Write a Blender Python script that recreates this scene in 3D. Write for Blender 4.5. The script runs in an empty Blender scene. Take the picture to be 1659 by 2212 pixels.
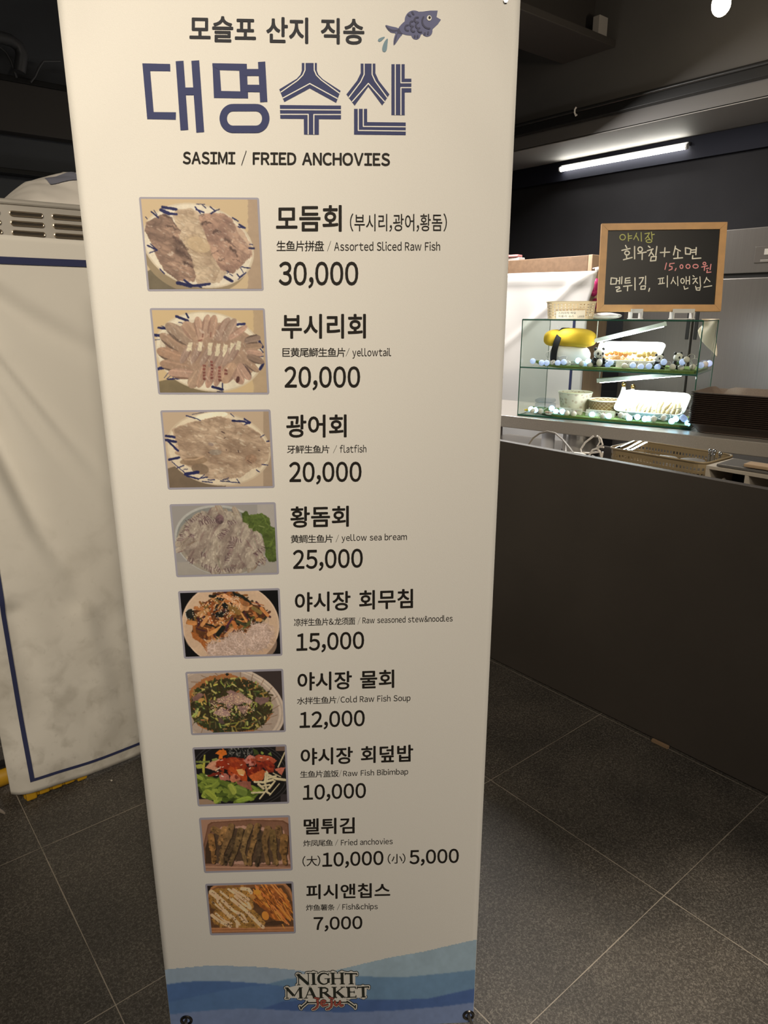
import bpy, bmesh, math, random
import numpy as np
from mathutils import Vector, Matrix, Euler
from mathutils.geometry import tessellate_polygon
R = math.radians
SC = bpy.context.scene
COL = SC.collection

# ------------------------------------------------------------------ camera
CAM_H = 1.453
FPX = 1511.0                       # focal length in pixels of the 1659 px wide frame
PITCH = R(16.03)
YAW = R(39.33)                     # X runs along one set of tile joints, Y along the other
PW, PH = 1659.0, 2212.0
cam = bpy.data.cameras.new('camera')
cam.sensor_fit = 'HORIZONTAL'; cam.sensor_width = 36.0
cam.lens = FPX / PW * 36.0
cam.clip_start = 0.02
camo = bpy.data.objects.new('camera', cam); COL.objects.link(camo)
camo.location = (0, 0, CAM_H)
camo.rotation_euler = (R(90) - PITCH, 0, -YAW)
SC.camera = camo

# ------------------------------------------------------------------ view, world, lights
SC.view_settings.view_transform = 'Standard'
SC.view_settings.look = 'None'
SC.view_settings.gamma = 1.0
SC.view_settings.use_curve_mapping = False
SC.view_settings.exposure = 0.0
SC.cycles.transparent_max_bounces = 32
w = bpy.data.worlds.new('hall_ambience'); SC.world = w; w.use_nodes = True
w.node_tree.nodes['Background'].inputs[0].default_value = (1.0, 0.86, 0.70, 1)
w.node_tree.nodes['Background'].inputs[1].default_value = 0.035

def lamp(name, kind, loc, energy, color, target=None, **kw):
    l = bpy.data.lights.new(name, kind); l.energy = energy; l.color = color
    for k, v in kw.items(): setattr(l, k, v)
    o = bpy.data.objects.new(name, l); COL.objects.link(o); o.location = loc
    if target is not None:
        o.rotation_euler = (Vector(target) - Vector(loc)).to_track_quat('-Z', 'Y').to_euler()
    return o
WARM = (1.0, 0.865, 0.66)
# hall ceiling spots behind and above the photographer
lamp('ceiling_spot', 'SPOT', (-0.55, -1.75, 2.95), 200, WARM, (0.68, 0.84, 1.20), spot_size=R(50), spot_blend=1.0, shadow_soft_size=0.10)
lamp('ceiling_spot', 'SPOT', (-1.5, -0.5, 3.0), 240, WARM, (0.5, 2.15, 1.50), spot_size=R(52), spot_blend=1.0, shadow_soft_size=0.10)
lamp('ceiling_spot', 'SPOT', (1.35, -0.1, 3.4), 370, (1.0, 0.88, 0.72), (1.12, 0.02, 0.0), spot_size=R(31), spot_blend=0.6, shadow_soft_size=0.12)
lamp('ceiling_spot', 'SPOT', (0.9, -0.9, 3.3), 370, (1.0, 0.87, 0.68), (3.25, 1.9, 1.35), spot_size=R(44), spot_blend=1.0, shadow_soft_size=0.12)
# broad soft area light added as ambient fill for the unseen hall
lamp('hall_fill', 'AREA', (-0.3, -1.8, 3.45), 62, (1.0, 0.90, 0.77), (0.9, 0.6, 0.0), size=2.6)
lamp('kitchen_fill', 'POINT', (2.55, 3.3, 0.88), 12, (1.0, 0.95, 0.90), shadow_soft_size=0.2)  # added unseen fill, stands in for light bounced from another stall
# area fill added over the kitchen bay, aimed down at the counter
lamp('kitchen_fill', 'AREA', (3.6, 3.2, 2.5), 60, (1.0, 0.95, 0.90), (3.8, 2.6, 0.9), size=0.9)

# ------------------------------------------------------------------ geometry of the view (where measured points of the place lie)
def vdir(phi):                      # horizontal direction, phi degrees right of the line of sight
    a = R(90) - YAW - R(phi)
    return Vector((math.cos(a), math.sin(a), 0))
FW, RT = vdir(0), vdir(90)
CX, CY = PW / 2, PH / 2
def ray(px, py):
    X = (px - CX) / FPX; Y = -(py - CY) / FPX
    f = FW * math.cos(PITCH) + Vector((0, 0, -math.sin(PITCH)))
    u = FW * math.sin(PITCH) + Vector((0, 0, math.cos(PITCH)))
    return RT * X + f + u * Y
O = Vector((0, 0, CAM_H))
def on_x(px, py, X): r = ray(px, py); return O + r * (X / r.x)
def on_y(px, py, Y): r = ray(px, py); return O + r * (Y / r.y)
def on_z(px, py, z): r = ray(px, py); return O + r * ((z - CAM_H) / r.z)
def on_plane(px, py, p, n): r = ray(px, py); return O + r * ((p - O).dot(n) / r.dot(n))
def z_at(x, y, py):
    dh = x * FW.x + y * FW.y; k = (CY - py) / FPX
    return CAM_H + dh * (k * math.cos(PITCH) - math.sin(PITCH)) / (math.cos(PITCH) + k * math.sin(PITCH))
def project(p):
    d = Vector(p) - O
    f = d.dot(FW) * math.cos(PITCH) - d.z * math.sin(PITCH)
    u = d.dot(FW) * math.sin(PITCH) + d.z * math.cos(PITCH)
    return CX + FPX * d.dot(RT) / f, CY - FPX * u / f

# ------------------------------------------------------------------ colours and materials
def lin(c):
    c = np.asarray(c, float) / 255.0
    return np.where(c <= 0.04045, c / 12.92, ((c + 0.055) / 1.055) ** 2.4)
def alb(obs, white, k=0.78):        # reflectance of something seen as obs where white paper is seen as white
    a = lin(obs) / lin(white) * k
    return tuple(np.clip(a, 0.004, 0.92))
MATS = {}
def mat(name, col, rough=0.6, metal=0.0, noise=0.0, nscale=40.0, bump=0.0, bscale=200.0, emit=None, es=0.0, spec=0.5, coat=0.0, stretch=(1, 1, 1)):
    if name in MATS: return MATS[name]
    m = bpy.data.materials.new(name); m.use_nodes = True
    nt = m.node_tree; b = nt.nodes['Principled BSDF']
    b.inputs['Base Color'].default_value = (*col[:3], 1)
    b.inputs['Roughness'].default_value = rough
    b.inputs['Metallic'].default_value = metal
    b.inputs['Specular IOR Level'].default_value = spec
    b.inputs['Coat Weight'].default_value = coat
    if emit is not None:
        b.inputs['Emission Color'].default_value = (*emit, 1); b.inputs['Emission Strength'].default_value = es
    if noise or bump:
        tc = nt.nodes.new('ShaderNodeTexCoord'); mp = nt.nodes.new('ShaderNodeMapping')
        mp.inputs['Scale'].default_value = stretch
        nt.links.new(tc.outputs['Object'], mp.inputs[0])
    if noise:
        n = nt.nodes.new('ShaderNodeTexNoise'); n.inputs['Scale'].default_value = nscale; n.inputs['Detail'].default_value = 5
        nt.links.new(mp.outputs[0], n.inputs['Vector'])
        r = nt.nodes.new('ShaderNodeMapRange'); r.inputs[1].default_value = 0.25; r.inputs[2].default_value = 0.75
        r.inputs[3].default_value = 1 - noise; r.inputs[4].default_value = 1 + noise
        nt.links.new(n.outputs[0], r.inputs[0])
        mx = nt.nodes.new('ShaderNodeMix'); mx.data_type = 'RGBA'; mx.blend_type = 'MULTIPLY'; mx.inputs[0].default_value = 1
        mx.inputs[6].default_value = (*col[:3], 1)
        nt.links.new(r.outputs[0], mx.inputs[7]); nt.links.new(mx.outputs[2], b.inputs['Base Color'])
    if bump:
        n2 = nt.nodes.new('ShaderNodeTexNoise'); n2.inputs['Scale'].default_value = bscale; n2.inputs['Detail'].default_value = 3
        nt.links.new(mp.outputs[0], n2.inputs['Vector'])
        bp = nt.nodes.new('ShaderNodeBump'); bp.inputs['Strength'].default_value = bump; bp.inputs['Distance'].default_value = 0.003
        nt.links.new(n2.outputs[0], bp.inputs['Height']); nt.links.new(bp.outputs[0], b.inputs['Normal'])
    MATS[name] = m
    return m
def ramp(nt, inp, stops):
    r = nt.nodes.new('ShaderNodeValToRGB'); e = r.color_ramp.elements
    e[0].position, e[0].color = stops[0][0], (*stops[0][1], 1)
    e[1].position, e[1].color = stops[-1][0], (*stops[-1][1], 1)
    for p, c in stops[1:-1]:
        k = e.new(p); k.color = (*c, 1)
    nt.links.new(inp, r.inputs[0]); return r
def glass(name, tint, refl=0.05):
    m = bpy.data.materials.new(name); m.use_nodes = True; nt = m.node_tree
    nt.nodes.clear()
    o = nt.nodes.new('ShaderNodeOutputMaterial'); t = nt.nodes.new('ShaderNodeBsdfTransparent'); g = nt.nodes.new('ShaderNodeBsdfGlossy')
    t.inputs[0].default_value = (*tint, 1); g.inputs['Roughness'].default_value = 0.02
    lw = nt.nodes.new('ShaderNodeLayerWeight'); lw.inputs[0].default_value = 0.5
    pw = nt.nodes.new('ShaderNodeMath'); pw.operation = 'POWER'; pw.inputs[1].default_value = 4
    fr = nt.nodes.new('ShaderNodeMath'); fr.operation = 'MULTIPLY_ADD'; fr.inputs[1].default_value = 0.45; fr.inputs[2].default_value = refl * .5
    nt.links.new(lw.outputs['Facing'], pw.inputs[0]); nt.links.new(pw.outputs[0], fr.inputs[0])
    mx = nt.nodes.new('ShaderNodeMixShader')
    nt.links.new(fr.outputs[0], mx.inputs[0]); nt.links.new(t.outputs[0], mx.inputs[1]); nt.links.new(g.outputs[0], mx.inputs[2])
    nt.links.new(mx.outputs[0], o.inputs[0])
    return m
def vcol_mat(name, rough=0.55):
    m = bpy.data.materials.new(name); m.use_nodes = True; nt = m.node_tree
    a = nt.nodes.new('ShaderNodeAttribute'); a.attribute_name = 'print'
    b = nt.nodes['Principled BSDF']; b.inputs['Roughness'].default_value = rough; b.inputs['Specular IOR Level'].default_value = 0.25
    nt.links.new(a.outputs['Color'], b.inputs['Base Color'])
    return m

# ------------------------------------------------------------------ mesh building
class MB:
    def __init__(s): s.v = []; s.f = []; s.mi = []
    def add(s, vs, fs, mi=0):
        k = len(s.v); s.v += [tuple(p) for p in vs]
        for f in fs: s.f.append(tuple(i + k for i in f)); s.mi.append(mi)
        return s
    def box(s, c, d, rz=0.0, mi=0, bev=0.0, rot=None):
        M = (rot if rot is not None else Matrix.Rotation(rz, 3, 'Z'))
        x, y, z = d[0] / 2, d[1] / 2, d[2] / 2
        if bev <= 0:
            vs = [Vector(c) + M @ Vector((sx * x, sy * y, sz * z)) for sx in (-1, 1) for sy in (-1, 1) for sz in (-1, 1)]
            s.add(vs, [(0, 1, 3, 2), (4, 6, 7, 5), (0, 4, 5, 1), (2, 3, 7, 6), (0, 2, 6, 4), (1, 5, 7, 3)], mi)
        else:
            bm = bmesh.new(); bmesh.ops.create_cube(bm, size=1.0)
            for v in bm.verts: v.co = Vector((v.co.x * d[0], v.co.y * d[1], v.co.z * d[2]))
            bmesh.ops.bevel(bm, geom=bm.edges[:], offset=min(bev, min(d) * 0.45), segments=2, affect='EDGES', profile=0.5)
            bm.verts.index_update()
            s.add([Vector(c) + M @ v.co for v in bm.verts], [[v.index for v in f.verts] for f in bm.faces], mi); bm.free()
        return s
    def span(s, lo, hi, mi=0, bev=0.0):
        return s.box([(a + b) / 2 for a, b in zip(lo, hi)], [abs(b - a) for a, b in zip(lo, hi)], 0, mi, bev)
    def tube(s, pts, r, n=8, mi=0, caps=True):
        pts = [Vector(p) for p in pts]; rs = r if isinstance(r, (list, tuple)) else [r] * len(pts)
        rings = []; up = None
        for i, p in enumerate(pts):
            t = (pts[min(i + 1, len(pts) - 1)] - pts[max(i - 1, 0)]).normalized()
            if up is None:
                up = Vector((0, 0, 1)) if abs(t.z) < 0.9 else Vector((1, 0, 0))
            a = t.cross(up).normalized(); b = a.cross(t).normalized(); up = b
            rings.append([p + a * (rs[i] * math.cos(2 * math.pi * k / n)) + b * (rs[i] * math.sin(2 * math.pi * k / n)) for k in range(n)])
        vs = [v for g in rings for v in g]; fs = []
        for i in range(len(pts) - 1):
            for k in range(n):
                fs.append((i * n + k, i * n + (k + 1) % n, (i + 1) * n + (k + 1) % n, (i + 1) * n + k))
        if caps: fs += [tuple(range(n - 1, -1, -1)), tuple((len(pts) - 1) * n + k for k in range(n))]
        return s.add(vs, fs, mi)
    def lathe(s, prof, c=(0, 0, 0), n=24, mi=0, sx=1.0, sy=1.0, closed=True):
        vs = []; fs = []
        for r, z in prof:
            for k in range(n):
                a = 2 * math.pi * k / n
                vs.append((c[0] + sx * r * math.cos(a), c[1] + sy * r * math.sin(a), c[2] + z))
        for i in range(len(prof) - 1):
            for k in range(n):
                fs.append((i * n + k, i * n + (k + 1) % n, (i + 1) * n + (k + 1) % n, (i + 1) * n + k))
        if closed:
            fs += [tuple(range(n - 1, -1, -1)), tuple((len(prof) - 1) * n + k for k in range(n))]
        return s.add(vs, fs, mi)
    def ball(s, c, r, n=14, mi=0, rot=None, lump=0.0, seed=0):
        if not isinstance(r, (list, tuple)): r = (r, r, r)
        rnd = random.Random(seed); ph = [rnd.uniform(0, 6.3) for _ in range(6)]
        m = n // 2; vs = []; fs = []
        for i in range(m + 1):
            th = math.pi * i / m
            for k in range(n):
                a = 2 * math.pi * k / n
                d = Vector((math.sin(th) * math.cos(a), math.sin(th) * math.sin(a), math.cos(th)))
                q = 1 + lump * (math.sin(3.1 * d.x + ph[0]) * math.sin(2.7 * d.y + ph[1]) + 0.7 * math.sin(6 * d.z + ph[2]) * math.sin(5 * d.x + ph[3]) + 0.5 * math.sin(9 * d.y + ph[4]))
                p = Vector((d.x * r[0], d.y * r[1], d.z * r[2])) * q
                if rot is not None: p = rot @ p
                vs.append(Vector(c) + p)
        for i in range(m):
            for k in range(n):
                fs.append((i * n + k, (i + 1) * n + k, (i + 1) * n + (k + 1) % n, i * n + (k + 1) % n))
        return s.add(vs, fs, mi)
    def grid(s, fn, nu, nv, mi=0):
        vs = [fn(i / nu, j / nv) for j in range(nv + 1) for i in range(nu + 1)]
        fs = [(j * (nu + 1) + i, j * (nu + 1) + i + 1, (j + 1) * (nu + 1) + i + 1, (j + 1) * (nu + 1) + i) for j in range(nv) for i in range(nu)]
        return s.add(vs, fs, mi)
    def prism(s, poly, fn0, fn1, mi=0):  # polygon in 2-D raised between two maps
        n = len(poly); vs = [fn0(*p) for p in poly] + [fn1(*p) for p in poly]
        fs = [tuple(range(n)), tuple(range(2 * n - 1, n - 1, -1))] + [(i, (i + 1) % n, n + (i + 1) % n, n + i) for i in range(n)]
        return s.add(vs, fs, mi)
def obj(name, mb, mats, parent=None, smooth=False, angle=40, solid=0.0, sub=0):
    me = bpy.data.meshes.new(name)
    off = parent_loc(parent) if parent else Vector((0, 0, 0))
    me.from_pydata([tuple(Vector(v) - off) for v in mb.v], [], mb.f)
    for m in (mats if isinstance(mats, (list, tuple)) else [mats]): me.materials.append(m)
    me.polygons.foreach_set('material_index', mb.mi)
    bm = bmesh.new(); bm.from_mesh(me)
    bmesh.ops.remove_doubles(bm, verts=bm.verts[:], dist=1e-6) if len(bm.verts) < 20000 else None
    bmesh.ops.recalc_face_normals(bm, faces=bm.faces[:]) if len(bm.verts) < 20000 else None
    bm.to_mesh(me); bm.free()
    if smooth:
        me.polygons.foreach_set('use_smooth', [True] * len(me.polygons))
        me.set_sharp_from_angle(angle=R(angle))
    o = bpy.data.objects.new(name, me); COL.objects.link(o)
    if parent: o.parent = parent
    if solid:
        md = o.modifiers.new('thickness', 'SOLIDIFY'); md.thickness = solid; md.offset = 0
    if sub:
        md = o.modifiers.new('smooth', 'SUBSURF'); md.levels = sub; md.render_levels = sub
    return o
def parent_loc(o):
    v = Vector(o.location)
    while o.parent: o = o.parent; v += Vector(o.location)
    return v
def tag(o, label, cat, group=None, kind=None):
    o['label'] = label; o['category'] = cat
    if group: o['group'] = group
    if kind: o['kind'] = kind
    return o
def thing(name, loc, label, cat, group=None):
    o = bpy.data.objects.new(name, None); COL.objects.link(o); o.location = loc
    o.empty_display_size = 0.05
    return tag(o, label, cat, group)
def struct(name, mb, mats, **k):
    o = obj(name, mb, mats, **k); o['kind'] = 'structure'; return o
def copy_thing(o, loc, label=None):
    c = o.copy(); COL.objects.link(c); c.location = loc
    if label: c['label'] = label
    for ch in o.children:
        d = ch.copy(); COL.objects.link(d); d.parent = c
        for g in ch.children:
            e = g.copy(); COL.objects.link(e); e.parent = d
    return c

# ================================================================== THE ROOM
# floor: dark grey 60 cm porcelain tiles with thin pale joints
def floor_mat():
    m = bpy.data.materials.new('dark_porcelain_tile'); m.use_nodes = True; nt = m.node_tree; b = nt.nodes['Principled BSDF']
    tc = nt.nodes.new('ShaderNodeTexCoord'); sp = nt.nodes.new('ShaderNodeSeparateXYZ'); nt.links.new(tc.outputs['Object'], sp.inputs[0])
    def mth(op, a, bb=None):
        n = nt.nodes.new('ShaderNodeMath'); n.operation = op
        for i, q in enumerate((a, bb)):
            if q is None: continue
            if isinstance(q, (int, float)): n.inputs[i].default_value = q
            else: nt.links.new(q, n.inputs[i])
        return n.outputs[0]
    ds = []
    for ax, off in (('X', 0.288), ('Y', 1.874 - 1.2)):
        t = mth('DIVIDE', mth('SUBTRACT', sp.outputs[ax], off), 0.6)
        fr = mth('FRACT', mth('ADD', t, 100.5))
        ds.append(mth('ABSOLUTE', mth('SUBTRACT', fr, 0.5)))
    d = mth('MULTIPLY', mth('MINIMUM', ds[0], ds[1]), 0.6)
    wn = nt.nodes.new('ShaderNodeTexNoise'); wn.inputs['Scale'].default_value = 9; nt.links.new(tc.outputs['Object'], wn.inputs['Vector'])
    width = mth('MULTIPLY', mth('ADD', mth('MULTIPLY', wn.outputs[0], 1.6), -0.15), 0.0016)
    line = mth('LESS_THAN', d, width)
    n1 = nt.nodes.new('ShaderNodeTexNoise'); n1.inputs['Scale'].default_value = 190; n1.inputs['Detail'].default_value = 3; n1.inputs['Distortion'].default_value = 1.2
    nt.links.new(tc.outputs['Object'], n1.inputs['Vector'])
    n2 = nt.nodes.new('ShaderNodeTexNoise'); n2.inputs['Scale'].default_value = 5; n2.inputs['Detail'].default_value = 4
    nt.links.new(tc.outputs['Object'], n2.inputs['Vector'])
    r1 = ramp(nt, n1.outputs[0], [(0.40, (0.050, 0.045, 0.040)), (0.52, (0.078, 0.071, 0.063)), (0.62, (0.150, 0.139, 0.124))])
    r2 = ramp(nt, n2.outputs[0], [(0.35, (0.8, 0.8, 0.8)), (0.65, (1.15, 1.13, 1.1))])
    mx = nt.nodes.new('ShaderNodeMix'); mx.data_type = 'RGBA'; mx.blend_type = 'MULTIPLY'; mx.inputs[0].default_value = 1
    nt.links.new(r1.outputs[0], mx.inputs[6]); nt.links.new(r2.outputs[0], mx.inputs[7])
    m2 = nt.nodes.new('ShaderNodeMix'); m2.data_type = 'RGBA'
    nt.links.new(line, m2.inputs[0]); nt.links.new(mx.outputs[2], m2.inputs[6]); m2.inputs[7].default_value = (0.34, 0.30, 0.25, 1)
    nt.links.new(m2.outputs[2], b.inputs['Base Color'])
    b.inputs['Roughness'].default_value = 0.48
    bp = nt.nodes.new('ShaderNodeBump'); bp.inputs['Strength'].default_value = 0.25; bp.inputs['Distance'].default_value = 0.002
    nt.links.new(n1.outputs[0], bp.inputs['Height']); nt.links.new(bp.outputs[0], b.inputs['Normal'])
    return m
struct('floor', MB().span((-4.5, -4.5, -0.05), (5.2, 5.2, 0)), floor_mat())
DARK = mat('charcoal_painted_wall', (0.017, 0.017, 0.019), 0.8, noise=0.12, nscale=3, bump=0.15, bscale=60, spec=0.15)
SOFF = mat('dark_grey_soffit_paint', (0.085, 0.081, 0.077), 0.6, noise=0.1, nscale=2, bump=0.1, bscale=80)
NAVY = mat('blue_black_paint', (0.010, 0.011, 0.018), 0.7, spec=0.15)
UNDER = mat('grey_soffit_underside', (0.22, 0.21, 0.20), 0.7)
BROWNB = mat('brown_black_paint', (0.045, 0.040, 0.037), 0.65)
struct('wall_right', MB().span((5.0, -4.5, 0), (5.2, 5.2, 3.7)), DARK)
struct('wall_far', MB().span((-4.5, 5.0, 0), (5.0, 5.2, 3.7)), mat('black_painted_wall', (0.055, 0.060, 0.070), 0.7, noise=0.1, nscale=3))
struct('wall_left', MB().span((-4.7, -4.5, 0), (-4.5, 5.2, 3.7)), DARK)
struct('wall_near', MB().span((-4.5, -4.7, 0), (5.2, -4.5, 3.7)), DARK)
struct('ceiling', MB().span((-4.5, -4.5, 3.6), (5.0, 5.0, 3.7)), mat('black_ceiling', (0.045, 0.047, 0.05), 0.8))
# soffit over the kitchen bay: dark face, paler underside, navy board along the wall below it
sf = MB(); sf.span((4.42, -4.4, 2.6), (4.46, 4.98, 3.6), 0); sf.span((4.42, -4.4, 2.595), (4.99, 4.98, 2.605), 1)
struct('soffit', sf, [SOFF, UNDER])
struct('trim_1', MB().span((4.955, -4.4, 2.45), (5.0, 4.98, 2.59)), NAVY)
struct('trim_2', MB().span((4.365, -4.4, 2.69), (4.42, 4.98, 2.745), 0, 0.004), mat('black_rail', (0.012, 0.012, 0.012), 0.35))
struct('beam', MB().span((1.2, 3.04, 3.082), (4.415, 3.45, 3.125), 0, 0.004).span((1.2, 3.22, 3.125), (4.415, 3.27, 3.595)), BROWNB)
# ================================================================== THE MENU BANNER
BAN_YAW = R(2.6)
bdir = (RT * math.cos(BAN_YAW) + FW * math.sin(BAN_YAW)).normalized()
bn = Vector((bdir.y, -bdir.x, 0)); bn = bn if bn.dot(FW) < 0 else -bn        # towards the viewer
_l, _r = ray(197.8, 672), ray(1093.2, 672)
# width 0.60 m:  sr*r - sl*l = 0.6*bdir (in plan)
_A = np.array([[-_l.x, _r.x], [-_l.y, _r.y]]); _s = np.linalg.solve(_A, np.array([0.6 * bdir.x, 0.6 * bdir.y]))
P0 = O + _l * _s[0]; P0.z = 0.0
BAN_W = 0.6
BAN_Z0 = (lambda p: p.z)(on_plane(710, 2222, P0, bn)); BAN_Z1 = BAN_Z0 + 1.80
def wave(u, z):                     # tension folds fanning out from the upper corners
    t = max(0.0, (z - 1.56) / 0.35)
    l = u / 0.075; r_ = (BAN_W - u) / 0.075
    a = math.exp(-l * l) + math.exp(-r_ * r_)
    q = min(u, BAN_W - u)
    return 0.0034 * a * t * min(1.0, min(u, BAN_W - u) / 0.02) * math.sin((q * 0.8 + (1.9 - z) * 0.75) * 42)
def bp(u, z, d=0.0):                # point on the banner: u from its left edge, height z, d in front of the print
    return P0 + bdir * u + Vector((0, 0, z)) + bn * (d + wave(u, z))
def buz(px, py):
    p = on_plane(px, py, P0, bn); return (p - P0).dot(bdir), p.z
def bpx(px, py, d): u, z = buz(px, py); return bp(u, z, d)

WHITE = mat('banner_white_fabric', (0.78, 0.765, 0.74), 0.62, noise=0.02, nscale=900, bump=0.12, bscale=900, spec=0.12)
INK = mat('warm_black_ink', (0.022, 0.019, 0.017), 0.5, spec=0.12)
NAVYI = mat('dark_slate_ink', (0.032, 0.033, 0.042), 0.5, spec=0.12)
BLUEI = mat('indigo_ink', (0.050, 0.060, 0.155), 0.5, spec=0.12)
CREAM = mat('unprinted_line', (0.80, 0.785, 0.75), 0.6)
PRINT = vcol_mat('printed_picture')

foot = bp(BAN_W / 2, 0, -0.05)
banner = thing('menu_banner', (foot.x, foot.y, 0), 'tall white printed seafood menu banner on a stand in the foreground', 'banner')
sheet = MB().grid(lambda a, b: bp(a * BAN_W, BAN_Z0 + b * (BAN_Z1 - BAN_Z0)), 60, 180)
sh = obj('banner_sheet', sheet, WHITE, banner, smooth=True)
md = sh.modifiers.new('thickness', 'SOLIDIFY'); md.thickness = 0.0006; md.offset = -1

GLY = {}
def glyph(ch):
    """outline of one character of Blender's built-in typeface (wide forms of Latin letters, which match the print better)"""
    if ch in GLY: return GLY[ch]
    c = chr(ord(ch) + 0xFEE0) if 33 <= ord(ch) <= 126 else ch
    cu = bpy.data.curves.new('glyph', 'FONT'); cu.body = c; cu.size = 1; cu.resolution_u = 4
    o = bpy.data.objects.new('glyph', cu); COL.objects.link(o); bpy.context.view_layer.update()
    me = bpy.data.meshes.new_from_object(o.evaluated_get(bpy.context.evaluated_depsgraph_get()))
    COL.objects.unlink(o); bpy.data.objects.remove(o); bpy.data.curves.remove(cu)
    r = (np.array([v.co[:2] for v in me.vertices]), [tuple(p.vertices) for p in me.polygons]); bpy.data.meshes.remove(me)
    GLY[ch] = r; return r
def layout(body, bold):
    x = 0; vs = []; fs = []; ks = []
    for ch in body:
        if ch == ' ': x += .36; continue
        co, f = glyph(ch)
        if 33 <= ord(ch) <= 126:
            sb = .055 if ch not in ',.()' else .045
            if ch == ',': sb = .05
            off = x + sb - co[:, 0].min(); adv = co[:, 0].max() - co[:, 0].min() + 2 * sb
        else: off, adv = x, .93
        reps = [(0, 0)] if bold <= 0 else [(bold * math.cos(k * math.pi / 4), bold * math.sin(k * math.pi / 4)) for k in range(8)]
        kk = 0
        for dx, dy in reps:
            n = len(vs); vs += [(p[0] + off + dx, p[1] + dy) for p in co]; ks += [kk] * len(co); kk += 1; fs += [tuple(i + n for i in g) for g in f]
        x += adv
    return np.array(vs), fs, ks
def text(name, body, quad, m, d=0.0005, bold=0.0, parent=banner, mapf=bpx, label=None):
    """quad = (x_left, top_left, bottom_left, x_right, top_right, bottom_right) measured points"""
    co, fs, ks = layout(body, bold); lo, hi = co.min(0), co.max(0)
    xl, tl, bl, xr, tr, br = quad
    mb = MB(); vs = []
    for (x, y), kq in zip((co - lo) / (hi - lo), ks):
        px = xl + (xr - xl) * x; t = tl + (tr - tl) * x; b = bl + (br - bl) * x
        vs.append(mapf(px, b + (t - b) * y, d + kq * 2.5e-5))
    mb.add(vs, fs)
    r = obj(name, mb, m, parent)
    if label: r['label'] = label
    return r
def disc(n=10): return [(math.cos(2 * math.pi * k / n), math.sin(2 * math.pi * k / n)) for k in range(n)]
def stroke2(pts, w, mapf0, mb, mi=0, closed=False, cap='round', w1=None, nrm=None):
    """flat pen stroke through 2-D points, as quads and round joints (each piece a hair above the last)"""
    nrm = bn if nrm is None else nrm; lift = [0.0]
    def mapf(x, y): return mapf0(x, y) + nrm * lift[0]
    P = [np.array(p, float) for p in pts]
    if closed: P.append(P[0])
    n = len(P)
    ws = [w if w1 is None else w + (w1 - w) * i / (n - 1) for i in range(n)]
    for i in range(n - 1):
        t = P[i + 1] - P[i]; L = np.hypot(*t)
        if L < 1e-6: continue
        t /= L; q = np.array([-t[1], t[0]]); lift[0] += 6e-6
        mb.add([mapf(*(P[i] + q * ws[i] / 2)), mapf(*(P[i] - q * ws[i] / 2)), mapf(*(P[i + 1] - q * ws[i + 1] / 2)), mapf(*(P[i + 1] + q * ws[i + 1] / 2))], [(0, 1, 2, 3)], mi)
    for i in range(n):
        if cap != 'round' and not closed and i in (0, n - 1): continue
        lift[0] += 6e-6
        mb.add([mapf(P[i][0] + c * ws[i] / 2, P[i][1] + s * ws[i] / 2) for c, s in disc(10)], [tuple(range(10))], mi)
def arc(cx, cy, rx, ry, a0, a1, n=12):
    return [(cx + rx * math.cos(R(a0 + (a1 - a0) * k / n)), cy + ry * math.sin(R(a0 + (a1 - a0) * k / n))) for k in range(n + 1)]
def poly2(pts, mapf, mb, mi=0):
    tris = tessellate_polygon([[Vector((p[0], p[1], 0)) for p in pts]])
    mb.add([mapf(*p) for p in pts], [tuple(t) for t in tris], mi)
def smooth_closed(pts, it=2):
    P = [np.array(p, float) for p in pts]
    for _ in range(it):
        Q = []
        for i in range(len(P)):
            a, b = P[i], P[(i + 1) % len(P)]; Q += [a * .75 + b * .25, a * .25 + b * .75]
        P = Q
    return [tuple(p) for p in P]

# ---- headings
text('heading_lettering', '모슬포 산지 직송', (409.3, 33.5, 91, 787, 40.5, 97), NAVYI, bold=0.024)
for s_, q_ in (('SASIMI', (395, 327.5, 355, 508.5, 328, 355.5)), ('/', (521.3, 324.8, 358.3, 532.6, 324.8, 358.3)), ('FRIED ANCHOVIES', (546, 328.5, 356.5, 842.5, 330.5, 359))):
    text('heading_lettering', s_, q_, INK, bold=0.03)
def zmap(ox, oy, s, d): return lambda x, y: bpx(ox + x / s, oy + y / s, d)
m8 = zmap(280, 0, 2.304, 0.0005); m8b = zmap(280, 0, 2.304, 0.0009)
big = MB()
BARL = [0.0]
def bar(a, b, w): # flat bar with square ends
    BARL[0] += 4e-5
    a = np.array(a, float); b = np.array(b, float); t = (b - a) / np.hypot(*(b - a)); q = np.array([-t[1], t[0]]) * w / 2
    big.add([m8(*p) + bn * BARL[0] for p in (a + q, a - q, b - q, b + q)], [(0, 1, 2, 3)])
poly2([(64, 316), (202, 319), (203, 355), (103, 354), (120, 558), (231, 559), (230, 596), (88, 593)], m8, big)
bar((249, 304), (273, 648), 39); bar((327, 302), (352, 659), 39); bar((258, 455), (340, 455), 38)
poly2([(412, 315), (583, 318), (590, 490), (420, 488), (413, 330), (449, 350), (456, 453), (551, 455), (546, 352), (449, 349), (412, 329)], m8, big)
bar((657, 308), (668, 508), 36); bar((570, 361), (660, 361), 34); bar((575, 440), (664, 441), 36)
stroke2(arc(514, 590, 48, 54, 90, 270, 14) + arc(630, 590, 48, 54, -90, 90, 14), 37, m8, big, closed=True)
poly2([(857, 314), (932, 314), (932, 352), (940, 372), (962, 395), (1050, 452), (1028, 512), (897, 440), (770, 508), (745, 445), (832, 392), (850, 372), (857, 352)], m8, big)
poly2([(748, 523), (1052, 526), (1052, 594), (942, 593), (942, 671), (868, 670), (867, 592), (750, 591)], m8, big)
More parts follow.
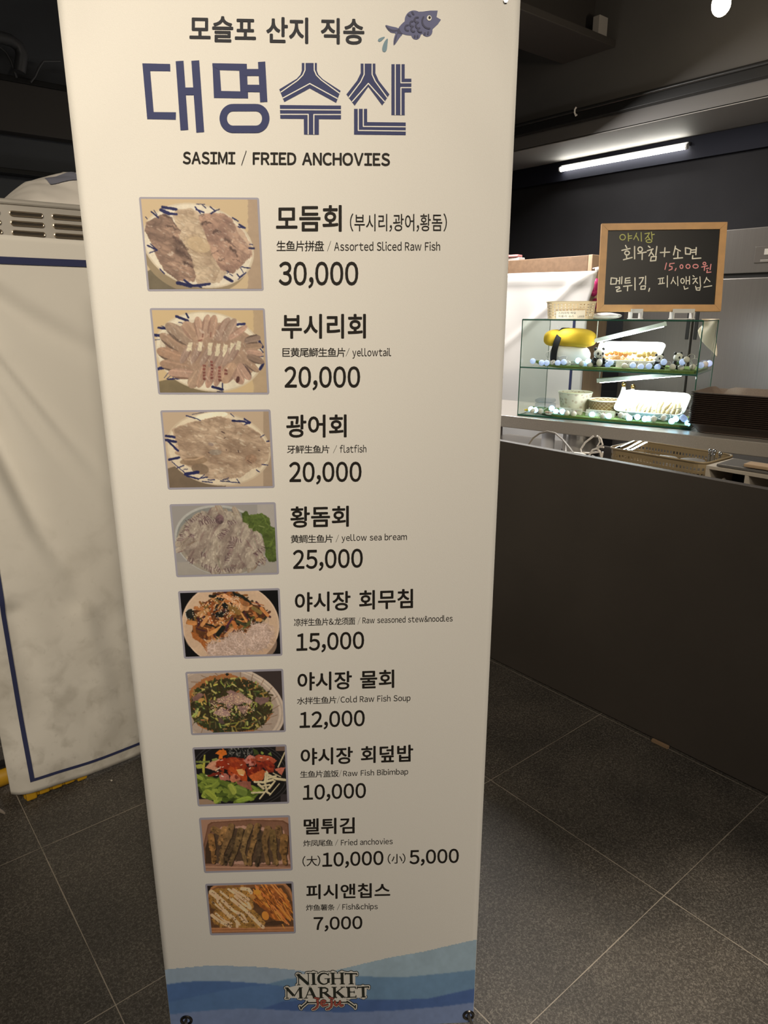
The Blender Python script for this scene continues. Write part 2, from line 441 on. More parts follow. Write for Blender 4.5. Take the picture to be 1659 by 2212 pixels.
poly2([(1150, 317), (1223, 317), (1223, 365), (1240, 402), (1293, 470), (1257, 525), (1188, 432), (1120, 526), (1079, 470), (1132, 402), (1150, 365)], m8, big)
poly2([(1303, 320), (1369, 320), (1369, 392), (1402, 392), (1402, 460), (1369, 460), (1369, 574), (1303, 573)], m8, big)
poly2([(1117, 542), (1182, 542), (1182, 608), (1374, 610), (1374, 673), (1117, 670)], m8, big)
obj('heading_lettering', big, BLUEI, banner)
inl = MB()
for l in ([(873, 313), (873, 350), (862, 375), (835, 402), (752, 460)], [(919, 313), (919, 350), (930, 375), (955, 400), (1046, 466)], [(761, 490), (897, 417), (1035, 492)],
          [(748, 546), (1052, 548)], [(749, 570), (889, 570), (889, 671)], [(1052, 571), (917, 571), (917, 671)],
          [(1167, 317), (1167, 372), (1150, 408), (1090, 487)], [(1207, 317), (1207, 372), (1222, 405), (1282, 487)], [(1107, 508), (1188, 416), (1270, 508)],
          [(1322, 320), (1322, 574)], [(1402, 413), (1350, 413), (1350, 320)], [(1402, 437), (1350, 437), (1350, 574)],
          [(1138, 542), (1138, 650), (1374, 653)], [(1163, 542), (1163, 630), (1374, 632)]):
    stroke2(l, 5.5, m8b, inl, cap='butt')
obj('inlay_line', inl, CREAM, banner)

# ---- the fish beside the heading
mf = lambda d: zmap(800, 10, 9.76, d)
FB = mat('fish_blue_ink', (0.135, 0.145, 0.27), 0.5, spec=0.12); FD = mat('fish_dark_ink', (0.075, 0.078, 0.14), 0.5, spec=0.12); DROP = mat('water_drop_ink', (0.20, 0.30, 0.38), 0.5, spec=0.12)
fi = MB()
poly2(arc(920, 330, 195, 205, 165, 300, 14) + [(1100, 150), (1250, 130), (1420, 127), (1395, 265), (1488, 318), (1420, 415), (1315, 515)] + arc(1195, 560, 115, 118, -10, 150, 10) + [(1075, 630)] + arc(962, 640, 98, 100, 0, 165, 10) + [(860, 655), (760, 645), (660, 615), (610, 540), (600, 480), (660, 410), (735, 345)], mf(.0005), fi, 0)
poly2(smooth_closed([(302, 422), (420, 458), (580, 490), (640, 540), (680, 630), (620, 690), (495, 880), (485, 800), (500, 690), (540, 600), (440, 600), (350, 520)], 1), mf(.0006), fi, 0)
poly2(smooth_closed([(302, 422), (400, 510), (500, 540), (590, 530), (600, 480), (640, 580), (690, 620), (640, 630), (570, 600), (550, 720), (495, 880), (510, 720), (590, 560), (480, 580), (380, 550)], 1), mf(.0008), fi, 1)
for pts, ww in (([(880, 165), (910, 210)], 38), ([(800, 220), (842, 250)], 38), (arc(1235, 355, 142, 152, 215, 85, 12), 36), (arc(985, 325, 55, 55, 290, 70, 8) + arc(1010, 445, 52, 60, 240, 60, 8) + arc(1055, 530, 55, 55, 200, 70, 8), 36),
                (arc(880, 410, 45, 55, 285, 70, 8) + arc(905, 520, 45, 55, 230, 60, 8), 36), (arc(785, 495, 55, 60, 280, 75, 8), 34), ([(935, 665), (935, 692)], 36), ([(995, 665), (995, 692)], 36), ([(1150, 605), (1147, 632)], 36), ([(1218, 585), (1212, 625)], 36)):
    stroke2(pts, ww, mf(.0010), fi, 1)
poly2([(1240 + 50 * c, 288 + 57 * s) for c, s in disc(20)], mf(.0010), fi, 2)
poly2([(1247 + 26 * c, 280 + 32 * s) for c, s in disc(16)], mf(.0012), fi, 3)
obj('fish_print', fi, [FB, FD, CREAM, INK], banner)['label'] = 'blue leaping fish printed beside the heading'
dr = MB()
poly2(smooth_closed([(325, 672), (240, 690), (165, 725), (158, 770), (195, 788), (240, 765)], 2), mf(.0005), dr)
poly2(smooth_closed([(378, 695), (300, 770), (248, 900), (252, 985), (300, 1010), (345, 970), (358, 850)], 2), mf(.0005), dr)
obj('water_drop_print', dr, DROP, banner)

# ---- the nine dishes: title, subtitle, price
T, S, PR = 'dish_title', 'dish_subtitle', 'price_lettering'
LINES = [
 (T, '모듬회', (596.4, 444, 501, 738.2, 443, 500.5), .020), (T, '(부시리,광어,황돔)', (756, 461, 500.5, 965.3, 461, 500.5), 0),
 (S, '生鱼片拼盘', (597.4, 519.7, 542.8, 699.8, 519.7, 542.8), 0), (S, '/', (707, 520, 543, 715, 520, 543), 0), (S, 'Assorted Sliced Raw Fish', (721.8, 522, 541.8, 950.6, 522, 541.4), 0), (PR, '30,000', (602.4, 565, 622.9, 773.9, 565, 622.9), .017),
 (T, '부시리회', (608.3, 678.3, 731.8, 790.5, 678, 731), .020), (S, '巨黄尾鰤生鱼片', (610.3, 751, 771, 746, 751, 771), 0), (S, '/', (747, 751.5, 770, 755, 751.5, 770), 0), (S, 'yellowtail', (761.3, 752, 774.5, 845, 751.5, 774), 0), (PR, '20,000', (614.5, 791.4, 843.4, 778, 791, 843), .017),
 (T, '광어회', (618.4, 896, 945.5, 748.8, 895, 944.5), .020), (S, '牙鮃生鱼片', (620, 961.8, 979.4, 711.7, 961.5, 979), 0), (S, '/', (719.7, 961.5, 979, 727.8, 961.5, 979), 0), (S, 'flatfish', (733.9, 961, 978, 791.2, 960.5, 977), 0), (PR, '20,000', (624.8, 997.5, 1047, 781, 996.8, 1046), .017),
 (T, '황돔회', (627.4, 1094, 1140, 753.6, 1091.8, 1137.5), .020), (S, '黄鲷生鱼片', (628.2, 1155.4, 1173, 719, 1154.5, 1172), 0), (S, '/', (725.4, 1154.5, 1171.5, 732, 1154.5, 1171), 0), (S, 'yellow sea bream', (738, 1154, 1172.4, 879, 1151.5, 1170), 0), (PR, '25,000', (632.9, 1187.6, 1234.5, 783.8, 1184.5, 1231), .017),
 (T, '야시장 회무침', (637, 1279.6, 1322, 892.2, 1271.5, 1313.5), .020), (S, '凉拌生鱼片&龙须面', (635, 1336, 1352.5, 767.3, 1333, 1349), 0), (S, '/', (772.6, 1333, 1349, 778.3, 1333, 1349), 0), (S, 'Raw seasoned stew&noodles', (783.2, 1332.8, 1346.5, 977.7, 1328, 1342), 0), (PR, '15,000', (640.4, 1367.7, 1411, 786.6, 1363.5, 1406), .017),
 (T, '야시장 물회', (642.7, 1452.4, 1492, 851.6, 1446, 1485.5), .020), (S, '水拌生鱼片', (641.6, 1506.2, 1521.6, 726.8, 1503.5, 1519), 0), (S, '/', (728, 1503.4, 1519, 734, 1503.2, 1519), 0), (S, 'Cold Raw Fish Soup', (736, 1503.6, 1521.3, 886.7, 1499.8, 1517.3), 0), (PR, '12,000', (647.2, 1537.3, 1577, 788, 1533, 1572.5), .017),
 (T, '야시장 회덮밥', (649.5, 1616.3, 1653, 892.6, 1608, 1645), .020), (S, '生鱼片盖饭', (648.5, 1665, 1680, 731.6, 1663, 1678), 0), (S, '/', (732.7, 1662.5, 1678, 737.8, 1662.5, 1677.5), 0), (S, 'Raw Fish Bibimbap', (741.4, 1664, 1680, 881.7, 1659.5, 1675.8), 0), (PR, '10,000', (654.3, 1695, 1732, 790.6, 1690.5, 1727.5), .017),
 (T, '멜튀김', (656, 1768, 1803, 766.2, 1765, 1800), .020), (S, '炸凤尾鱼', (655.2, 1814.5, 1828.3, 719.2, 1813, 1826.8), 0), (S, '/', (724, 1812.5, 1826.5, 730.4, 1812.5, 1826), 0), (S, 'Fried anchovies', (736.6, 1813, 1826, 848.3, 1810, 1823), 0),
 (PR, '(大)', (653.4, 1848.8, 1871.5, 692, 1847.5, 1870.3), 0), (PR, '10,000', (696.4, 1841.3, 1876.3, 828.4, 1837, 1871.8), .017), (PR, '(小)', (837.5, 1844.2, 1866, 875.8, 1843, 1864.5), 0), (PR, '5,000', (884.5, 1835.8, 1870.5, 991.2, 1832.5, 1867.3), .017),
 (T, '피시앤칩스', (661.6, 1910, 1942.5, 843, 1906.3, 1938.5), .020), (S, '炸鱼薯条', (661.2, 1953.6, 1967, 723, 1952.6, 1966), 0), (S, '/', (728, 1952, 1966, 734.7, 1952, 1965.5), 0), (S, 'Fish&chips', (739.7, 1952, 1968, 816, 1951, 1966.6), 0), (PR, '7,000', (677.5, 1980.5, 2012.3, 782.8, 1978, 2009.8), .017)]
for nm, body, q, bo in LINES: text(nm, body, q, INK, bold=bo if bo else (.014 if body == '/' else .005))

# ---- painted pictures (prints): a little raster painter whose result is stored per vertex of a fine flat mesh
RNG = np.random.default_rng(7)
def vnoise(h, w, cell, seed):
    r = np.random.default_rng(seed); gh, gw = int(h / cell) + 3, int(w / cell) + 3; g = r.random((gh, gw))
    y = np.arange(h) / cell; x = np.arange(w) / cell; yi = y.astype(int); xi = x.astype(int); fy = (y - yi)[:, None]; fx = (x - xi)[None]
    fy = fy * fy * (3 - 2 * fy); fx = fx * fx * (3 - 2 * fx)
    a = g[yi][:, xi]; b = g[yi][:, xi + 1]; c = g[yi + 1][:, xi]; d = g[yi + 1][:, xi + 1]
    return (a * (1 - fx) + b * fx) * (1 - fy) + (c * (1 - fx) + d * fx) * fy
class Paint:
    def __init__(s, zw, zh, base, step=4):
        s.k = step; s.w, s.h = int(zw / step), int(zh / step)
        s.c = np.ones((s.h, s.w, 3)) * np.array(base, float)
        s.X, s.Y = np.meshgrid((np.arange(s.w) + .5) * step, (np.arange(s.h) + .5) * step)
        s.n1 = vnoise(s.h, s.w, 22, 1) * .5 + vnoise(s.h, s.w, 9, 2) * .3 + vnoise(s.h, s.w, 3.5, 3) * .2 - .5
        s.n2 = vnoise(s.h, s.w, 5, 4) * .6 + vnoise(s.h, s.w, 2, 5) * .4 - .5
        s.full = np.zeros((s.h, s.w), bool)
    def fill(s, m, col, noise=0.0, fine=0.0, alpha=1.0):
        f = 1 + noise * 2 * s.n1 + fine * 2 * s.n2
        c = np.array(col, float)[None, None] * f[..., None]
        m = (np.asarray(m, float) * alpha)[..., None]
        s.c = s.c * (1 - m) + c * m; s.full |= m[..., 0] > 0.5
    def mpoly(s, pts, wob=0.0):
        X = s.X + wob * s.n1 * 2; Y = s.Y + wob * s.n2 * 2
        m = np.zeros_like(s.full); n = len(pts)
        for i in range(n):
            (x0, y0), (x1, y1) = pts[i], pts[(i + 1) % n]
            if y0 == y1: continue
            m ^= ((Y >= min(y0, y1)) & (Y < max(y0, y1)) & (X < x0 + (Y - y0) * (x1 - x0) / (y1 - y0)))
        return m
    def mell(s, cx, cy, rx, ry, rot=0):
        a = R(rot); dx = s.X - cx; dy = s.Y - cy
        return ((dx * math.cos(a) + dy * math.sin(a)) / rx) ** 2 + ((-dx * math.sin(a) + dy * math.cos(a)) / ry) ** 2
    def poly(s, pts, col, noise=.05, fine=.03, wob=0.0, alpha=1.0): s.fill(s.mpoly(pts, wob), col, noise, fine, alpha)
    def ell(s, cx, cy, rx, ry, rot, col, noise=.04, fine=.03, alpha=1.0): s.fill(s.mell(cx, cy, rx, ry, rot) < 1, col, noise, fine, alpha)
    def ring(s, cx, cy, rx, ry, rot, q, col, noise=.04): e = s.mell(cx, cy, rx, ry, rot); s.fill((e < 1) & (e > q), col, noise)
    def line(s, pts, w, col, noise=.08, w1=None, alpha=1.0, soft=0.0, wob=0.0):
        m = np.zeros(s.full.shape); n = len(pts)
        for i in range(n - 1):
            (x0, y0), (x1, y1) = pts[i], pts[i + 1]
            ww = w if w1 is None else w + (w1 - w) * i / max(1, n - 2)
            pad = ww + wob
            bx0, bx1 = int((min(x0, x1) - pad) / s.k) - 1, int((max(x0, x1) + pad) / s.k) + 2
            by0, by1 = int((min(y0, y1) - pad) / s.k) - 1, int((max(y0, y1) + pad) / s.k) + 2
            bx0, by0 = max(bx0, 0), max(by0, 0)
            if bx1 <= bx0 or by1 <= by0: continue
            sl = (slice(by0, by1), slice(bx0, bx1))
            X = s.X[sl] + wob * 2 * s.n1[sl]; Y = s.Y[sl] + wob * 2 * s.n2[sl]
            L = (x1 - x0) ** 2 + (y1 - y0) ** 2 + 1e-9
            t = np.clip(((X - x0) * (x1 - x0) + (Y - y0) * (y1 - y0)) / L, 0, 1)
            d = np.hypot(X - x0 - t * (x1 - x0), Y - y0 - t * (y1 - y0)); h = max(ww / 2, s.k * .6)
            m[sl] = np.maximum(m[sl], np.clip((h - d) / (soft * h + 1.5) + (0 if soft else .5), 0, 1))
        s.fill(m, col, noise, .04, alpha)
    def slice(s, cx, cy, rx, ry, rot, col, edge=None, side=1):     # a slice of fish: body, darker skin side, pale gleam
        e = s.mell(cx, cy, rx, ry, rot); a = R(rot); v = (-(s.X - cx) * math.sin(a) + (s.Y - cy) * math.cos(a)) / ry * side
        m = e < 1; s.fill(m, col, .07, .05)
        if edge is not None: s.fill(m & (v > .62 - .25 * s.n1), edge, .1, .05, .85)
        s.fill(m & (v < -.35) & (v > -.62 + .3 * s.n2), tuple(min(255, q * 1.13) for q in col), .05, .05, .8)
    NZ = None
    def noise_at(s, x, y):
        if Paint.NZ is None:
            Paint.NZ = vnoise(512, 512, 8, 21) * .55 + vnoise(512, 512, 4, 22) * .3 + vnoise(512, 512, 2, 23) * .15
        N = Paint.NZ; x = np.mod(x, 511); y = np.mod(y, 511); xi = x.astype(int); yi = y.astype(int); fx = x - xi; fy = y - yi
        return (N[yi, xi] * (1 - fx) + N[yi, xi + 1] * fx) * (1 - fy) + (N[yi + 1, xi] * (1 - fx) + N[yi + 1, xi + 1] * fx) * fy
    def flesh(s, m, light, dark, ang, lng=60, wid=16, amt=.7, gleam=.0, seed=0):
        """layered translucent slices: stretched ridged noise between a dark and a light tone"""
        a = R(ang); wx = s.X + 60 * s.n1; wy = s.Y + 60 * s.n1
        u = (wx * math.cos(a) + wy * math.sin(a)) / lng * 8; v = (-wx * math.sin(a) + wy * math.cos(a)) / wid * 8
        n = s.noise_at(u + 31 * seed, v + 17 * seed); r = 1 - np.abs(2 * n - 1) * 2.2; r = np.clip(r, 0, 1) ** 2.0
        n2 = s.noise_at(u * .45 + 90, v * .35 + 40)
        t = np.clip((n2 - .25) * 2, 0, 1)[..., None]
        c = np.array(dark, float) * (1 - t) + np.array(light, float) * t
        mm = (np.asarray(m, float) * amt)[..., None]; s.c = s.c * (1 - mm) + c * mm
        k = (np.asarray(m, float) * r * .45 * amt)[..., None]; s.c = s.c * (1 - k) + np.array(dark, float) * .75 * k
        if gleam:
            g = np.clip((s.noise_at(u * 1.7 + 7, v * 1.6 + 3) - (.74 - gleam * .1)) * 9, 0, 1) * np.asarray(m, float)
            s.c = s.c * (1 - .4 * g[..., None]) + np.array((226, 208, 182)) * .4 * g[..., None]
    def grade(s, sat, gain, con=1.0, tint=(1, 1, 1)):
        g = s.c.mean(-1, keepdims=True); s.c = (g + (s.c - g) * sat) * gain * np.array(tint)
        if con != 1: s.c = np.clip(118 * (np.clip(s.c, 1, 255) / 118) ** con, 0, 255)
    def soft(s, n=1):
        for _ in range(n):
            p = np.pad(s.c, ((1, 1), (1, 1), (0, 0)), 'edge'); s.c = (p[1:-1, 1:-1] * 2 + p[:-2, 1:-1] + p[2:, 1:-1] + p[1:-1, :-2] + p[1:-1, 2:]) / 6
def print_mesh(name, P, zmapf, white, quadz, nu, nv, d, parent=banner, mapf=bpx, only_full=False, label=None):
    """quadz: TL, TR, BR, BL in picture coordinates; zmapf gives the measured point"""
    tl, tr, br, bl = [np.array(q, float) for q in quadz]
    a = np.linspace(0, 1, nu + 1)[None, :, None]; b = np.linspace(0, 1, nv + 1)[:, None, None]
    Z = (tl * (1 - a) + tr * a) * (1 - b) + (bl * (1 - a) + br * a) * b
    xi = np.clip(Z[..., 0] / P.k - .5, 0, P.w - 1.001); yi = np.clip(Z[..., 1] / P.k - .5, 0, P.h - 1.001)
    x0 = xi.astype(int); y0 = yi.astype(int); fx = (xi - x0)[..., None]; fy = (yi - y0)[..., None]
    c = (P.c[y0, x0] * (1 - fx) + P.c[y0, x0 + 1] * fx) * (1 - fy) + (P.c[y0 + 1, x0] * (1 - fx) + P.c[y0 + 1, x0 + 1] * fx) * fy
    rgb = np.clip(lin(np.clip(c, 0, 255)) / lin(white) * 0.77, 0.003, 0.9).reshape(-1, 3)
    full = P.full[y0, x0]
    vs = []
    for row in Z:
        for x, y in row: vs.append(tuple(mapf(*zmapf(x, y), d) - parent_loc(parent)))
    fs = [(j * (nu + 1) + i, (j + 1) * (nu + 1) + i, (j + 1) * (nu + 1) + i + 1, j * (nu + 1) + i + 1) for j in range(nv) for i in range(nu)
          if not only_full or (full[j, i] and full[j + 1, i] and full[j, i + 1] and full[j + 1, i + 1])]
    me = bpy.data.meshes.new(name); me.from_pydata(vs, [], fs); me.materials.append(PRINT)
    at = me.color_attributes.new('print', 'FLOAT_COLOR', 'POINT')
    at.data.foreach_set('color', np.concatenate([rgb, np.ones((len(rgb), 1))], 1).ravel().astype(np.float32))
    o = bpy.data.objects.new(name, me); COL.objects.link(o); o.parent = parent
    if label: o['label'] = label
    return o
BLU = (42, 42, 78)
rr = random.Random(11)
def U(a, b): return rr.uniform(a, b)
def rstroke(P, cx, cy, L, w, ang, col, bend=0.0, **k):
    c, s = math.cos(R(ang)), math.sin(R(ang))
    pts = [(cx + c * L * t - s * bend * L * (t * t - .25), cy + s * L * t + c * bend * L * (t * t - .25)) for t in (-.5, -.25, 0, .25, .5)]
    P.line(pts, w, col, **k)
def inpoly(pts, x, y):
    r = False; n = len(pts)
    for i in range(n):
        (x0, y0), (x1, y1) = pts[i], pts[(i + 1) % n]
        if (y0 > y) != (y1 > y) and x < (x1 - x0) * (y - y0) / (y1 - y0) + x0: r = not r
    return r
def pick(pts):
    xs = [p[0] for p in pts]; ys = [p[1] for p in pts]
    while True:
        x, y = U(min(xs), max(xs)), U(min(ys), max(ys))
        if inpoly(pts, x, y): return x, y

def photo1():
    P = Paint(1659, 1287, (196, 167, 128))
    P.fill(P.X > 1400 + 40 * P.n1, (172, 144, 116), .03)
    P.fill(P.mell(430, 1210, 420, 300) < 1, (118, 103, 80), .05)
    P.fill(P.mell(760, 720, 690, 530, 17) < 1, (150, 128, 98), .03)
    P.ell(790, 660, 705, 505, 18, (213, 194, 166), .05)
    P.ring(790, 660, 705, 505, 18, .93, (200, 178, 148))
    P.poly([(530, 210), (720, 200), (850, 290), (960, 600), (1000, 850), (1160, 960), (1060, 1120), (780, 1130), (600, 600), (480, 290)], (186, 160, 131), .09, .05, 14)
    P.ell(800, 650, 200, 130, 20, (200, 171, 130), .06, alpha=.8)
    P.ell(720, 420, 190, 100, 0, (178, 155, 130), .08, alpha=.6); P.ell(880, 900, 190, 100, 20, (188, 164, 138), .08, alpha=.7)
    P.poly([(790, 320), (870, 262), (1100, 258), (1210, 330), (1230, 450), (1290, 520), (1400, 640), (1460, 770), (1340, 900), (1210, 1010), (1070, 960), (960, 770), (870, 500)], (176, 138, 113), .1, .05, 12)
    P.poly([(1200, 360), (1330, 460), (1440, 640), (1470, 790), (1350, 870), (1270, 720), (1170, 560), (1130, 400)], (190, 158, 130), .08, .06, 16)
    P.poly([(370, 265), (450, 300), (525, 430), (580, 480), (560, 560), (640, 700), (720, 830), (735, 960), (770, 1040), (745, 1110), (540, 1100), (380, 970), (275, 800), (200, 610), (130, 480), (150, 370), (250, 320)], (160, 126, 103), .12, .06, 12)
    LM = P.mpoly([(370, 265), (450, 300), (525, 430), (580, 480), (560, 560), (640, 700), (720, 830), (735, 960), (770, 1040), (745, 1110), (540, 1100), (380, 970), (275, 800), (200, 610), (130, 480), (150, 370), (250, 320)], 12)
    MM = P.mpoly([(540, 225), (720, 220), (800, 300), (870, 500), (960, 760), (1070, 960), (1000, 1100), (780, 1110), (735, 960), (640, 700), (560, 560), (500, 340)], 14)
    RM = P.mpoly([(790, 320), (870, 262), (1100, 258), (1210, 330), (1290, 520), (1400, 640), (1460, 770), (1340, 900), (1210, 1010), (1070, 960), (960, 770), (870, 500)], 12)
    P.flesh(MM, (208, 180, 146), (166, 137, 109), 20, 90, 34, .8, .5, 2)
    P.flesh(RM, (192, 152, 124), (136, 104, 88), 30, 70, 30, .75, .7, 3)
    P.flesh(LM, (178, 142, 116), (112, 88, 74), 15, 90, 34, .8, .7, 1)
    P.ell(800, 650, 150, 90, 20, (206, 176, 134), .06, alpha=.45)
    for l, wv in (([(375, 275), (460, 320), (520, 425)], 46), ([(390, 415), (470, 430), (500, 465), (580, 468)], 36), ([(490, 560), (570, 620), (660, 720)], 44), ([(520, 720), (620, 760), (720, 850)], 60), ([(610, 870), (720, 920)], 46),
                  ([(810, 300), (860, 270)], 18), ([(830, 390), (880, 375), (960, 385)], 48), ([(980, 500), (1030, 475), (1080, 490)], 40), ([(1130, 580), (1190, 610), (1250, 680)], 46), ([(1180, 690), (1250, 740), (1285, 800)], 42), ([(1220, 830), (1300, 850), (1350, 890)], 16), ([(950, 770), (1050, 715)], 14), ([(1040, 840), (1120, 815)], 16)):
        P.line(l, wv * 1.25, (92, 70, 60), .2, alpha=.95, soft=.9, wob=22, w1=wv * .5)
    for l, wv in (([(350, 185), (520, 215)], 34), ([(330, 220), (430, 265), (525, 275)], 40), ([(210, 240), (300, 318)], 18), ([(245, 225), (285, 285)], 8), ([(140, 305), (162, 332)], 10), ([(755, 185), (820, 260)], 16), ([(770, 215), (860, 250)], 20), ([(770, 148), (870, 152)], 8), ([(845, 160), (885, 200)], 10), ([(940, 180), (1000, 235), (1050, 212)], 16), ([(950, 265), (1010, 230)], 18),
                  ([(1215, 318), (1285, 360)], 16), ([(1300, 400), (1370, 445), (1290, 430)], 24), ([(1425, 645), (1465, 650)], 10), ([(1420, 690), (1478, 695)], 24), ([(165, 660), (285, 718), (190, 752)], 18), ([(200, 640), (290, 720)], 10), ([(322, 950), (375, 1008)], 14), ([(535, 1120), (700, 1160), (930, 1135)], 42), ([(620, 1090), (690, 1140), (830, 1175)], 26), ([(1120, 1050), (1210, 1100)], 34), ([(1140, 975), (1165, 985), (1145, 1005)], 12), ([(1180, 1015), (1215, 1035)], 10), ([(1270, 1010), (1300, 1050), (1380, 995)], 14), ([(1310, 930), (1350, 1000)], 8), ([(1325, 925), (1430, 940)], 14), ([(1285, 1080), (1380, 1000)], 12)):
        P.line(l, wv, BLU, .2, wob=5, w1=wv * .75)
    P.grade(.95, .93, 1.12, (1.0, .99, .94)); P.soft(); return P
def photo2():
    P = Paint(1659, 1207, (198, 168, 124))
    P.fill(P.X > 1400 + 30 * P.n1, (178, 150, 116), .03); P.fill(P.mell(500, 1120, 520, 170) < 1, (128, 110, 80), .05)
    P.ell(825, 600, 715, 515, 11, (214, 196, 166), .05); P.ring(825, 600, 715, 515, 11, .93, (200, 178, 146))
    for l, wv in (([(400, 140), (545, 200)], 34), ([(430, 220), (520, 235)], 12), ([(525, 105), (555, 160)], 22), ([(165, 290), (260, 300)], 28), ([(200, 262), (262, 290)], 8), ([(112, 385), (185, 390)], 36), ([(120, 450), (180, 440)], 8), ([(158, 825), (290, 800)], 40), ([(245, 940), (330, 835)], 9), ([(275, 955), (350, 890)], 9), ([(340, 960), (400, 890)], 9), ([(290, 960), (600, 940)], 16), ([(1155, 250), (1290, 240)], 30), ([(1090, 200), (1160, 175)], 10), ([(1440, 390), (1520, 540)], 32), ([(1400, 390), (1480, 450)], 14), ([(1490, 560), (1530, 610), (1490, 620)], 12), ([(1460, 670), (1535, 660)], 12), ([(1490, 830), (1530, 760)], 36), ([(870, 1060), (1000, 1095)], 34), ([(1000, 1010), (1000, 1070)], 16), ([(930, 1120), (1000, 1122)], 10)):
        P.line(l, wv, BLU, .2, wob=5, w1=wv * .75)
    A, Bq, D = (160, 130, 104), (176, 140, 116), (100, 80, 66)
    P.poly([(330, 300), (700, 200), (1150, 250), (1400, 420), (1480, 650), (1380, 880), (1000, 990), (600, 960), (330, 760), (250, 520)], (165, 134, 108), .1, .05, 10)
    for cx, cy, rx, ry, a, c, e, sd in ((340, 480, 190, 75, 35, A, D, 1), (430, 370, 215, 90, 38, (158, 132, 108), D, 1), (330, 650, 200, 85, 22, (168, 132, 104), D, 1), (380, 790, 200, 80, 12, (160, 128, 102), D, 1), (480, 890, 190, 70, 5, Bq, (120, 90, 72), 1),
                                        (1390, 440, 110, 55, -15, (140, 116, 98), D, -1), (1400, 530, 120, 55, -5, A, D, -1), (1420, 620, 110, 48, 10, Bq, D, 1), (1430, 700, 120, 50, 22, (140, 114, 94), D, 1), (1380, 790, 120, 45, 38, A, D, 1), (1290, 860, 130, 60, 55, Bq, (80, 60, 56), -1), (1200, 910, 130, 70, 62, Bq, None, 1)):
        P.slice(cx, cy, rx, ry, a, c, e, sd)
    for cx, cy, rx, ry, a, c in ((590, 330, 150, 85, 50, (176, 142, 114)), (700, 300, 160, 60, 78, (182, 146, 120)), (790, 270, 155, 58, 98, (182, 148, 122)), (870, 280, 160, 62, 100, (178, 142, 116)), (1010, 310, 170, 70, 118, (170, 140, 118)), (1090, 320, 170, 65, 118, (164, 136, 114)), (1200, 350, 150, 45, 145, (180, 142, 118))):
        P.slice(cx, cy, rx, ry, a, c, (150, 116, 96), 1)
    for cx, cy, rx, ry, a, c in ((640, 960, 130, 80, -60, (166, 136, 110)), (740, 900, 180, 60, -72, (170, 136, 110)), (850, 890, 190, 60, -76, (172, 134, 110)), (950, 890, 170, 55, -76, (172, 136, 112)), (1080, 880, 150, 90, -60, (180, 144, 114))):
        P.slice(cx, cy, rx, ry, a, c, (150, 118, 98), 1)
    for i, (x, y) in enumerate(((570, 545), (705, 545), (830, 575), (935, 590), (1030, 600), (1120, 580), (1200, 530))):
        P.slice(x - 40, y + 70, 160, 48, -62, (160, 132, 112), (138, 106, 90), 1)
        q = 95 if 1 < i < 6 else 65
        P.poly([(x - 10, y - q), (x + 42, y - q + 5), (x + 25, y + q * .8), (x - 32, y + q * .7)], (214, 196, 160), .12, .08, 16)
    for x, y0, y1 in ((762, 770, 960), (862, 720, 960), (965, 790, 960), (1045, 830, 900)):
        for y in range(y0, y1, 42): P.poly([(x - 22, y), (x + 18, y + 2), (x + 16, y + 30), (x - 20, y + 30)], (130, 74, 62), .2, .1, 8)
    P.flesh(P.mell(800, 590, 620, 400, 11) < 1, (190, 156, 130), (120, 94, 80), 70, 80, 26, .14, .6, 5)
    P.ell(1200, 965, 24, 45, 10, (96, 60, 52)); P.line([(690, 460), (730, 448)], 18, (140, 90, 76)); P.line([(745, 370), (740, 410)], 14, (130, 86, 70)); P.line([(850, 350), (845, 410)], 12, (140, 94, 76))
    P.grade(.95, .93, 1.12, (1.0, .99, .94)); P.soft(); return P
